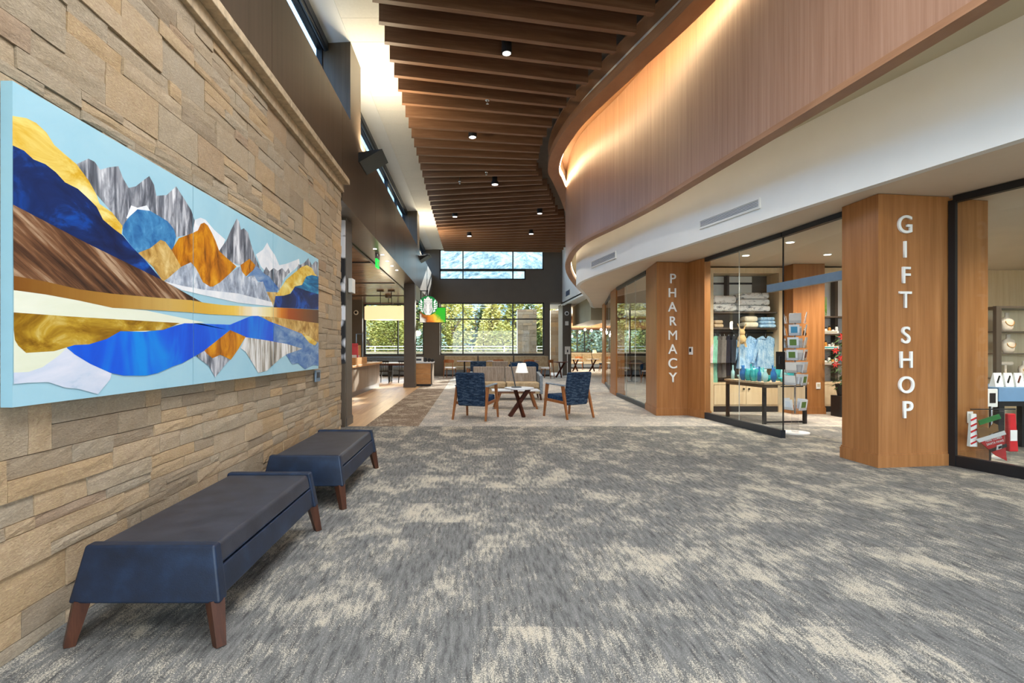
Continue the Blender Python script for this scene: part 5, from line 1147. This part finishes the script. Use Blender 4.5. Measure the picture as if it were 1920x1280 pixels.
# cherry pillar inside, outlet, cosmetics shelves
column('wood_column', [(6.42, 10.66), (7.05, 10.66), (7.05, 11.46), (6.42, 11.46)], 'broad cherry pillar inside the shop behind the card rack')
gadget('wall_outlet', 'ivory outlet plate low on the cherry pillar inside the shop', 'outlet', (6.92, 10.66, 0.50), (0.09, 0.13, 0.01), M_PAPER, (0, -1), M_CREAM)
u = maple_unit('cosmetics_unit', 7.08, 8.7, 10.98, 11.46, 'maple shelf unit of cosmetics seen through the open shop entrance', (0.98, 1.30, 1.62, 1.98), 2, back=M_WHITE)
MB().box(0.60, 0.66, 0.30, 0.44, 0.62, 2.86).build('upright', M_BRONZE, u)
for si, z_ in enumerate((0.981, 1.301, 1.621)):
    for i in range(6):
        lab = ('small white jar with dark lid on the lowest cosmetics shelf', 'small white jar with dark lid on the middle cosmetics shelf', 'small white jar with dark lid on the upper cosmetics shelf')[si]
        t = thing('cosmetic_jar', lab, 'jar', (7.22+0.075*i+0.003*si, 11.12, z_), 0, 'jars on the cosmetics shelves'); h = (0.10, 0.13, 0.08, 0.14)[(i+si) % 4]
        MB().lathe([(0.026, 0), (0.028, h*0.8), (0.02, h)], 12).build('body', (M_PAPER, M_PAPER, M_AMBER)[(i*2+si) % 3], t); MB().lathe([(0.018, h), (0.018, h+0.03)], 10).build('lid', M_BLACK, t)
    t = thing('product_box', 'long white product box before the jars, '+('lowest', 'middle', 'upper')[si]+' cosmetics shelf', 'box', (7.40, 11.05, z_)); MB().box(-0.20, 0.19, -0.012, 0.012, 0, 0.055).build('carton', M_PAPER, t); MB().box(-0.17, 0.16, -0.014, -0.012, 0.015, 0.04).build('label_strip', (M_OLIVE, M_TEAL2, M_OLIVE)[si], t)
m, nt, b = new_mat('green_poster', 0.5); v_ = noise(nt, coords(nt, (14, 14, 14)), 1.0, 4, 0.6); sp = nt.nodes.new('ShaderNodeSeparateXYZ'); tc = nt.nodes.new('ShaderNodeTexCoord'); nt.links.new(tc.outputs['Object'], sp.inputs[0])
nt.links.new(ramp(nt, math_(nt, 'ADD', math_(nt, 'MULTIPLY', sp.outputs['Z'], 1.8), math_(nt, 'MULTIPLY', v_, 0.5)), [(0.24, S(50, 40, 30)), (0.32, S(240, 240, 220)), (0.40, S(96, 150, 50)), (0.62, S(150, 200, 100)), (0.95, S(190, 224, 160))]), b.inputs['Base Color'])
t = thing('green_poster', 'green poster with white flowers on the top cosmetics shelf', 'poster', (7.36, 11.30, 1.981)); MB().box(-0.17, 0.16, 0, 0.015, 0, 0.42).build('sheet', m, t); MB().bar((0, 0.015, 0.30), (0, 0.09, 0), 0.03, 0.012).build('stand', M_BLACK, t)
# red flowered garland plant on a stand
t = thing('flowering_plant', 'tall green arrangement with red flowers at the edge of the shop entrance', 'plant', (7.16, 10.3, 0)); gl = random.Random(9); fo = MB(); fl_ = MB()
M_LEAFD = plain('dark_leaf', S(58, 84, 44), 0.6, var=0.35, scale=9); M_FLOW = plain('red_petal', S(196, 36, 34), 0.6, var=0.25, scale=20)
for i in range(230):
    a = gl.random()*2*PI; z_ = 0.55+gl.random()*1.05; r_ = (0.05+0.20*(1-abs(z_-1.05)/0.65))*gl.uniform(0.5, 1.1); p = Vector((r_*math.cos(a), r_*math.sin(a), z_)); d = Vector((math.cos(a), math.sin(a), gl.uniform(-1.0, 0.4))).normalized(); s_ = d.cross(Vector((0, 0, 1))).normalized()*0.022; L = gl.uniform(0.08, 0.15)
    fo.quad(p, p+d*L*0.5+s_, p+d*L, p+d*L*0.5-s_)
for i in range(11):
    a = gl.uniform(PI*0.8, PI*2.0); z_ = gl.uniform(1.0, 1.58); c = Vector((0.20*math.cos(a), 0.20*math.sin(a), z_)); d = Vector((math.cos(a), math.sin(a), 0.2)).normalized(); s1 = d.cross(Vector((0, 0, 1))).normalized(); s2 = s1.cross(d)
    for k in range(6): an = k*PI/3; q = s1*math.cos(an)+s2*math.sin(an); q2 = s1*math.cos(an+0.4)+s2*math.sin(an+0.4); q3 = s1*math.cos(an-0.4)+s2*math.sin(an-0.4); fl_.quad(c, c+q2*0.04+d*0.01, c+q*0.08, c+q3*0.04+d*0.01)
tag(fo.build('foliage', M_LEAFD, t), kind='stuff'); tag(fl_.build('flowers', M_FLOW, t), kind='stuff'); MB().lathe([(0.09, 0.40), (0.13, 0.62), (0.12, 0.62)], 16).build('pot', M_BLACK, t); MB().cyl((0, 0, 0.60), (0, 0, 1.5), 0.015, n=8).build('stem', M_LEAFD, t); MB().box(-0.14, 0.14, -0.14, 0.14, 0, 0.40).build('stand', M_BLACK, t)
# ---- right hand window: jewellery case, tray table, pet bandana
t = thing('jewellery_case', 'dark framed jewellery case with glass shelves behind the right hand glass', 'display case', (7.08, 7.2, 0)); CW, CD, CH = 1.25, 0.42, 1.88
for x in (0, CW-0.07):
    for y in (0, CD-0.05): MB().box(x, x+0.07, y, y+0.05, 0, CH).build('post', M_BRONZE, t)
MB().box(0.07, CW-0.07, 0, CD, CH-0.03, CH).build('top_panel', M_BRONZE, t); MB().box(0.07, CW-0.07, CD-0.02, CD, 0.5, CH-0.03).build('back_panel', M_LIGHTMAPLE, t); MB().box(0.07, CW-0.07, 0.01, CD-0.02, 0, 0.5).build('base', M_LIGHTMAPLE, t)
for z_ in (0.9, 1.24, 1.54): MB().box(0.02, CW-0.02, 0.02, CD-0.03, z_-0.012, z_).build('shelf', M_BRONZE, t)
M_BUST = plain('bust_linen', S(230, 208, 184), 0.8, var=0.06)
def bust(p, lab, s=1.0):
    t = thing('necklace_bust', lab, 'jewellery bust', p, 0.2)
    MB().lathe([(0.07*s, 0), (0.09*s, 0.05*s), (0.10*s, 0.13*s), (0.085*s, 0.18*s), (0.035*s, 0.20*s), (0.032*s, 0.26*s)], 18, (0, 0, 0), 1, 0.55).build('bust', M_BUST, t, smooth=True)
    MB().tube([(0.075*s*math.cos(a), -0.058*s+0.02*abs(math.cos(a)), 0.14*s+0.06*s*math.sin(a)) for a in [PI+PI*i/12 for i in range(13)]], 0.005, 6).build('necklace', M_AMBER, t)
bust((7.38, 7.36, 1.541), 'linen necklace bust on the upper shelf of the jewellery case'); bust((7.40, 7.36, 1.241), 'linen necklace bust on the middle shelf of the jewellery case'); bust((7.62, 7.36, 0.901), 'linen necklace bust on the lower shelf of the jewellery case', 0.9)
t = thing('ring_stand', 'pale T shaped jewellery stand on the lower shelf of the case', 'jewellery stand', (7.34, 7.34, 0.901)); MB().cyl((0, 0, 0), (0, 0, 0.20), 0.014, n=10).build('post', M_BUST, t); MB().cyl((-0.09, 0, 0.20), (0.09, 0, 0.20), 0.024, n=12).build('bar', M_BUST, t); MB().lathe([(0.05, 0), (0.05, 0.012)], 14).build('foot', M_BUST, t)
t = thing('handbag', 'dark blue bag hanging behind the panel edge at the back of the shop', 'bag', (7.3, 8.35, 1.30)); MB().hexa([(-0.13, -0.06, 0), (0.13, -0.06, 0), (0.13, 0.06, 0), (-0.13, 0.06, 0)], [(-0.09, -0.03, 0.28), (0.09, -0.03, 0.28), (0.09, 0.03, 0.28), (-0.09, 0.03, 0.28)]).build('pouch', M_NAVYSEAT, t, bevel=0.02); MB().tube([(-0.07, 0, 0.27), (-0.05, 0, 0.42), (0.05, 0, 0.42), (0.07, 0, 0.27)], 0.008, 6).build('strap', M_BLACK, t)
MB().box(-0.02, 0.02, 0.01, 0.04, -1.30, 0.43).build('hook_post', M_BLACK, t)
sh = thing('rack_shelf', 'dark shelf rack with small goods left of the jewellery case', 'shelf unit', (6.72, 7.95, 0))
for z_ in (0.45, 0.88, 1.22): MB().box(0, 0.8, 0, 0.32, z_-0.02, z_).build('shelf', M_BRONZE, sh)
for x in (0, 0.76): MB().box(x, x+0.04, 0.28, 0.32, 0, 1.3).build('post', M_BRONZE, sh)
for i in range(6):
    t = thing('candle_jar', 'small amber candle jar on the dark rack left of the jewellery case', 'candle', (6.80+0.085*i, 8.1, 1.221), 0, 'amber candle jars'); MB().lathe([(0.032, 0), (0.034, 0.09)], 12).build('jar', M_AMBER, t); MB().lathe([(0.034, 0.091), (0.034, 0.11)], 12).build('lid', M_XWOOD, t)
    t = thing('soap_bar', 'small dark box on the middle shelf of the dark rack', 'box', (6.80+0.09*i, 8.1, 0.881), 0, 'small dark boxes'); MB().box(-0.03, 0.03, -0.04, 0.04, 0, 0.06).build('carton', (M_BLACK, M_BRONZE)[i % 2], t); MB().box(-0.025, 0.025, -0.042, -0.04, 0.02, 0.045).build('label_strip', M_PAPER, t)
t = thing('tray_table', 'black legged display table with a blue tray behind the right hand glass', 'table', (6.42, 6.5, 0)); M_BLUETRAY = plain('blue_grey_tray', S(112, 148, 184), 0.5, var=0.05)
MB().box(0, 1.0, 0, 0.7, 0.66, 0.83).build('tray', M_BLUETRAY, t, bevel=0.005); MB().box(0.03, 0.97, 0.03, 0.67, 0.60, 0.659).build('apron', M_BLACK, t)
for x in (0.06, 0.87):
    for y in (0.06, 0.57): MB().box(x, x+0.07, y, y+0.07, 0, 0.60).build('leg', M_BLACK, t)
for i in range(4):
    t = thing('display_card', ('first', 'second', 'third', 'fourth')[i]+' slanted white jewellery card from the left on the blue tray', 'card', (6.50+0.13*i, 6.62, 0.831), 0, 'cards on the blue tray'); MB().hexa([(0, 0, 0), (0.10, 0, 0), (0.10, 0.09, 0), (0, 0.09, 0)], [(0.03, 0.06, 0.17), (0.13, 0.06, 0.17), (0.13, 0.07, 0.17), (0.03, 0.07, 0.17)]).build('card', M_PAPER, t); MB().bar((0.035, 0.012, 0.05), (0.095, 0.045, 0.13), 0.012, 0.02).build('print', (M_BLACK, M_BLACK, M_XWOOD, M_TEAL2)[i], t)
t = thing('price_stand', 'small white framed price stand behind the red pet bandana', 'sign', (6.25, 6.42, 0), 0.1); MB().cyl((0, 0, 0.02), (0, 0, 0.62), 0.012, n=8).build('pole', M_CHROME, t); MB().lathe([(0.1, 0), (0.1, 0.02)], 16).build('base', M_PAPER, t); MB().box(-0.075, 0.075, -0.015, 0.005, 0.60, 0.82).build('frame', M_PAPER, t, bevel=0.01); MB().box(-0.04, 0.04, -0.018, -0.015, 0.65, 0.77).build('print', M_BLACK, t)
gadget('wall_outlet', 'ivory outlet plate on the cherry panel behind the red pet bandana', 'outlet', (5.66, 6.068, 0.46), (0.08, 0.13, 0.01), M_PAPER, (0.18, -1), M_CREAM)
# pet bandana gift packs on a slim stand
t = thing('pack_stand', 'slim black stand holding the packs beside the cherry panel', 'stand', (5.78, 5.95, 0)); MB().cyl((0, 0, 0.01), (0, 0, 0.66), 0.01, n=8).build('pole', M_BLACK, t); MB().lathe([(0.09, 0), (0.09, 0.012)], 18).build('base', M_BLACK, t); MB().bar((-0.24, -0.025, 0.63), (0.26, -0.02, 0.63), 0.012, 0.012).build('hook_bar', M_BLACK, t)
t = thing('pet_bandana', 'red triangular pet bandana with white band and black belt in a clear pack', 'bandana', (5.70, 5.90, 0.06), 0.12); M_REDC = plain('red_felt', S(200, 30, 36), 0.8, var=0.1)
def fl2(name, pts, y, m, th=0.008):
    n = len(pts); vs = [(p[0], y, p[1]) for p in pts]+[(p[0], y-th, p[1]) for p in pts]
    return MB().add(vs, [tuple(range(n-1, -1, -1)), tuple(range(n, 2*n))]+[(i, (i+1) % n, n+(i+1) % n, n+i) for i in range(n)]).build(name, m, t)
fl2('bandana', [(-0.14, 0.25), (0.20, 0.31), (0.24, 0.0), (0.10, 0.06)], 0, M_REDC); fl2('white_band', [(-0.16, 0.245), (0.20, 0.335), (0.22, 0.295), (-0.12, 0.21)], -0.009, M_PAPER); fl2('belt', [(0.0, 0.13), (0.225, 0.19), (0.23, 0.155), (0.04, 0.105)], -0.009, M_BLACK); fl2('buckle', [(0.09, 0.125), (0.15, 0.14), (0.155, 0.19), (0.095, 0.175)], -0.018, M_PAPER); fl2('buckle_centre', [(0.105, 0.14), (0.138, 0.149), (0.14, 0.174), (0.108, 0.165)], -0.027, M_BLACK)
fl2('header_card', [(-0.12, 0.45), (0.14, 0.52), (0.17, 0.47), (-0.10, 0.40)], 0, plain('green_card', S(40, 130, 60), 0.6)); fl2('biscuit', [(-0.10, 0.26), (-0.13, 0.36), (-0.06, 0.39), (0.02, 0.36), (0.08, 0.42), (0.13, 0.40), (0.14, 0.33)], 0.004, plain('biscuit', S(132, 96, 54), 0.9, var=0.2))
MB().box(-0.18, 0.25, -0.034, -0.032, 0.0, 0.56).build('clear_pack', M_ACRYL, t)
for k, tx in enumerate(('HERE COMES', 'SANTA PAWS')):
    me = text_mesh(tx, 0.036, 0.001); me.materials.append(M_PAPER); o = bpy.data.objects.new('lettering', me); COL.objects.link(o); o.parent = t
    o.matrix_local = Matrix.Translation((0.07+0.02*k, -0.0105, 0.232-0.038*k)) @ Matrix.Rotation(-0.20, 4, 'Y') @ Matrix(((1, 0, 0, 0), (0, 0, -1, 0), (0, 1, 0, 0), (0, 0, 0, 1)))
t = thing('gift_pack', 'striped candy gift pack at the left of the red pet bandana', 'gift pack', (5.56, 5.92, 0.22)); MB().hexa([(-0.05, -0.02, 0), (0.03, -0.02, 0), (0.03, 0.02, 0), (-0.05, 0.02, 0)], [(-0.03, -0.012, 0.36), (0.03, -0.012, 0.36), (0.03, 0.012, 0.36), (-0.03, 0.012, 0.36)]).build('pack', M_PAPER, t)
for i in range(5): MB().bar((-0.042, -0.021, 0.03+0.065*i), (0.026, -0.017, 0.06+0.065*i), 0.004, 0.018).build('stripe', M_REDC, t)
t = thing('gift_pack', 'red patterned gift pack hanging at the right of the red pet bandana', 'gift pack', (6.02, 5.95, 0.16)); MB().hexa([(-0.05, -0.03, 0), (0.05, -0.03, 0), (0.05, 0.03, 0), (-0.05, 0.03, 0)], [(-0.06, -0.02, 0.42), (0.03, -0.02, 0.42), (0.03, 0.02, 0.42), (-0.06, 0.02, 0.42)]).build('pack', M_REDC, t, bevel=0.01); MB().box(-0.045, 0.03, -0.033, -0.028, 0.12, 0.24).build('label_patch', M_PAPER, t)
# ================================================================== OUTSIDE
t = thing('patio_wall', 'low beige patio wall outside the far windows', 'wall', (-10, 31, -0.2)); MB().box(0, 14.7, 0, 0.3, 0, 1.28).build('body', M_COVE, t); MB().box(-0.05, 14.72, -0.04, 0.34, 1.281, 1.34).build('coping', M_CAP, t)
t = thing('patio_railing', 'white metal railing beyond the low patio wall', 'railing', (-12, 33, -0.2))
for z_ in (1.30, 1.48, 1.66): MB().box(0, 16.6, -0.02, 0.02, z_-0.02, z_+0.02).build('rail', M_WHITE, t)
for i in range(9): MB().box(2*i-0.03, 2*i+0.03, -0.03, 0.03, 0, 1.68).build('post', M_WHITE, t)
for (x0, x1, y0, lab) in ((2.46, 3.52, 29.0, 'broad grey stone pier outside the right end of the wide window'), (4.36, 4.80, 29.6, 'narrow tan stone pier beyond the far dark column')):
    t = thing('stone_pier', lab, 'pier', (x0, y0, -0.2)); rs = random.Random(int(x0*10)); z_ = 0
    MB().box(0.02, x1-x0-0.02, 0.02, 0.6, 0, 3.65).build('core', M_MORTAR, t)
    while z_ < 3.65:
        h = rs.choice((0.14, 0.2, 0.26)); x = 0.0
        while x < x1-x0-0.01:
            w = min(rs.uniform(0.25, 0.55), x1-x0-x)
            if x1-x0-x-w < 0.12: w = x1-x0-x
            mb = MB().box(x+0.005, x+w-0.005, rs.uniform(-0.02, 0.0), 0.02, z_+0.005, min(3.65, z_+h)-0.005); tn = rs.random(); mb.tone = [tn]*len(mb.f)
            mb.build('stone', M_STONE, t, tone=True); x += w
        z_ += h
def leafmat(name, a, b_, c):
    m, nt, b = new_mat(name, 0.8, spec=0.2); oi = nt.nodes.new('ShaderNodeObjectInfo')
    n = math_(nt, 'ADD', math_(nt, 'MULTIPLY', noise(nt, coords(nt, (1, 1, 1)), 1.6, 4, 0.7), 0.85), math_(nt, 'MULTIPLY', oi.outputs['Random'], 0.18))
    nt.links.new(ramp(nt, n, [(0.34, a), (0.52, b_), (0.7, c)]), b.inputs['Base Color']); return m
M_PINE = leafmat('pine_green', S(44, 64, 36), S(92, 108, 56), S(146, 144, 78)); M_ASPEN = leafmat('yellow_green_leaf', S(112, 116, 56), S(172, 164, 84), S(206, 190, 120)); M_SILVER = leafmat('silvery_green', S(88, 106, 94), S(140, 158, 140), S(186, 194, 174)); M_BARK = plain('bark', S(96, 78, 60), 0.9, var=0.3)
def tree(kind, seed, m, n=1500):
    r = random.Random(seed); t = thing('pine_tree' if kind == 'pine' else 'leafy_tree', 'x', 'tree'); f = MB(); H = 1.0
    for i in range(n):
        a = r.random()*2*PI
        if kind == 'pine':
            z = 0.06+0.94*(1-math.sqrt(r.random())); z += 0; lay = (z*14) % 1.0; R = 0.24*(1-z)*(0.55+0.6*(1-lay))+0.01; rr = R*math.sqrt(r.random())**0.6
        else:
            u = r.uniform(-1, 1); z = 0.55+0.45*u; R = 0.36*math.sqrt(max(0, 1-u*u))*(0.8+0.3*math.sin(3*a+5*z)); rr = R*r.random()**0.4
        p = Vector((rr*math.cos(a), rr*math.sin(a), z)); d = Vector((math.cos(a)+r.uniform(-.6, .6), math.sin(a)+r.uniform(-.6, .6), r.uniform(-0.7, 0.5))).normalized(); s = d.cross(Vector((r.uniform(-1, 1), r.uniform(-1, 1), 1))).normalized(); L = r.uniform(0.03, 0.07)
        f.add([p, p+d*L*0.5+s*L*0.32, p+d*L, p+d*L*0.5-s*L*0.32], [(0, 1, 2, 3)])
    tag(f.build('crown', m, t), kind='stuff'); tk = MB().cyl((0, 0, 0), (0, 0, 0.9 if kind == 'pine' else 0.6), 0.022, 0.006, 8)
    if kind != 'pine':
        for k in range(5): a = k*1.3; tk.cyl((0, 0, 0.25+0.06*k), (0.2*math.cos(a), 0.2*math.sin(a), 0.5+0.06*k), 0.012, 0.004, 6)
    tk.build('trunk', M_BARK, t); return t
protos = [(tree('pine', 1, M_PINE, 2200), 'green pine tree among those outside the far windows', 'pines outside'), (tree('leafy', 2, M_ASPEN, 1700), 'yellow green leafy tree among those outside the far windows', 'leafy trees outside'), (tree('leafy', 3, M_SILVER, 1700), 'silvery green leafy tree among those outside the far windows', 'silvery trees outside'), (tree('pine', 4, M_ASPEN, 2200), 'yellowish pine among those outside the far windows', 'yellowish pines outside')]
used = set(); ro = random.Random(31); spots = []
for row, (Y, n, x0, x1, h0, h1) in enumerate(((39.5, 8, -12, 3, 3.4, 4.6), (44, 11, -14, 17, 5.2, 6.6), (52, 12, -17, 22, 6.5, 8.4), (42, 4, 10, 19, 4.0, 5.5), (62, 12, -20, 26, 7.5, 9.5))):
    for i in range(n): spots.append((x0+(x1-x0)*(i+0.5)/n+ro.uniform(-0.7, 0.7), Y+ro.uniform(-1.6, 1.6), ro.uniform(h0, h1), ro.choice((0, 0, 1, 1, 2, 3) if row else (0, 1, 2, 2, 3))))
for x, y, h, k in spots:
    p, lab, grp = protos[k]
    o = p if k not in used else copy_tree(p); used.add(k); o.location = (x, y, -0.25); o.rotation_euler = (0, 0, ro.random()*6); o.scale = (h*1.05, h*1.05, h); tag(o, lab, 'tree', grp)
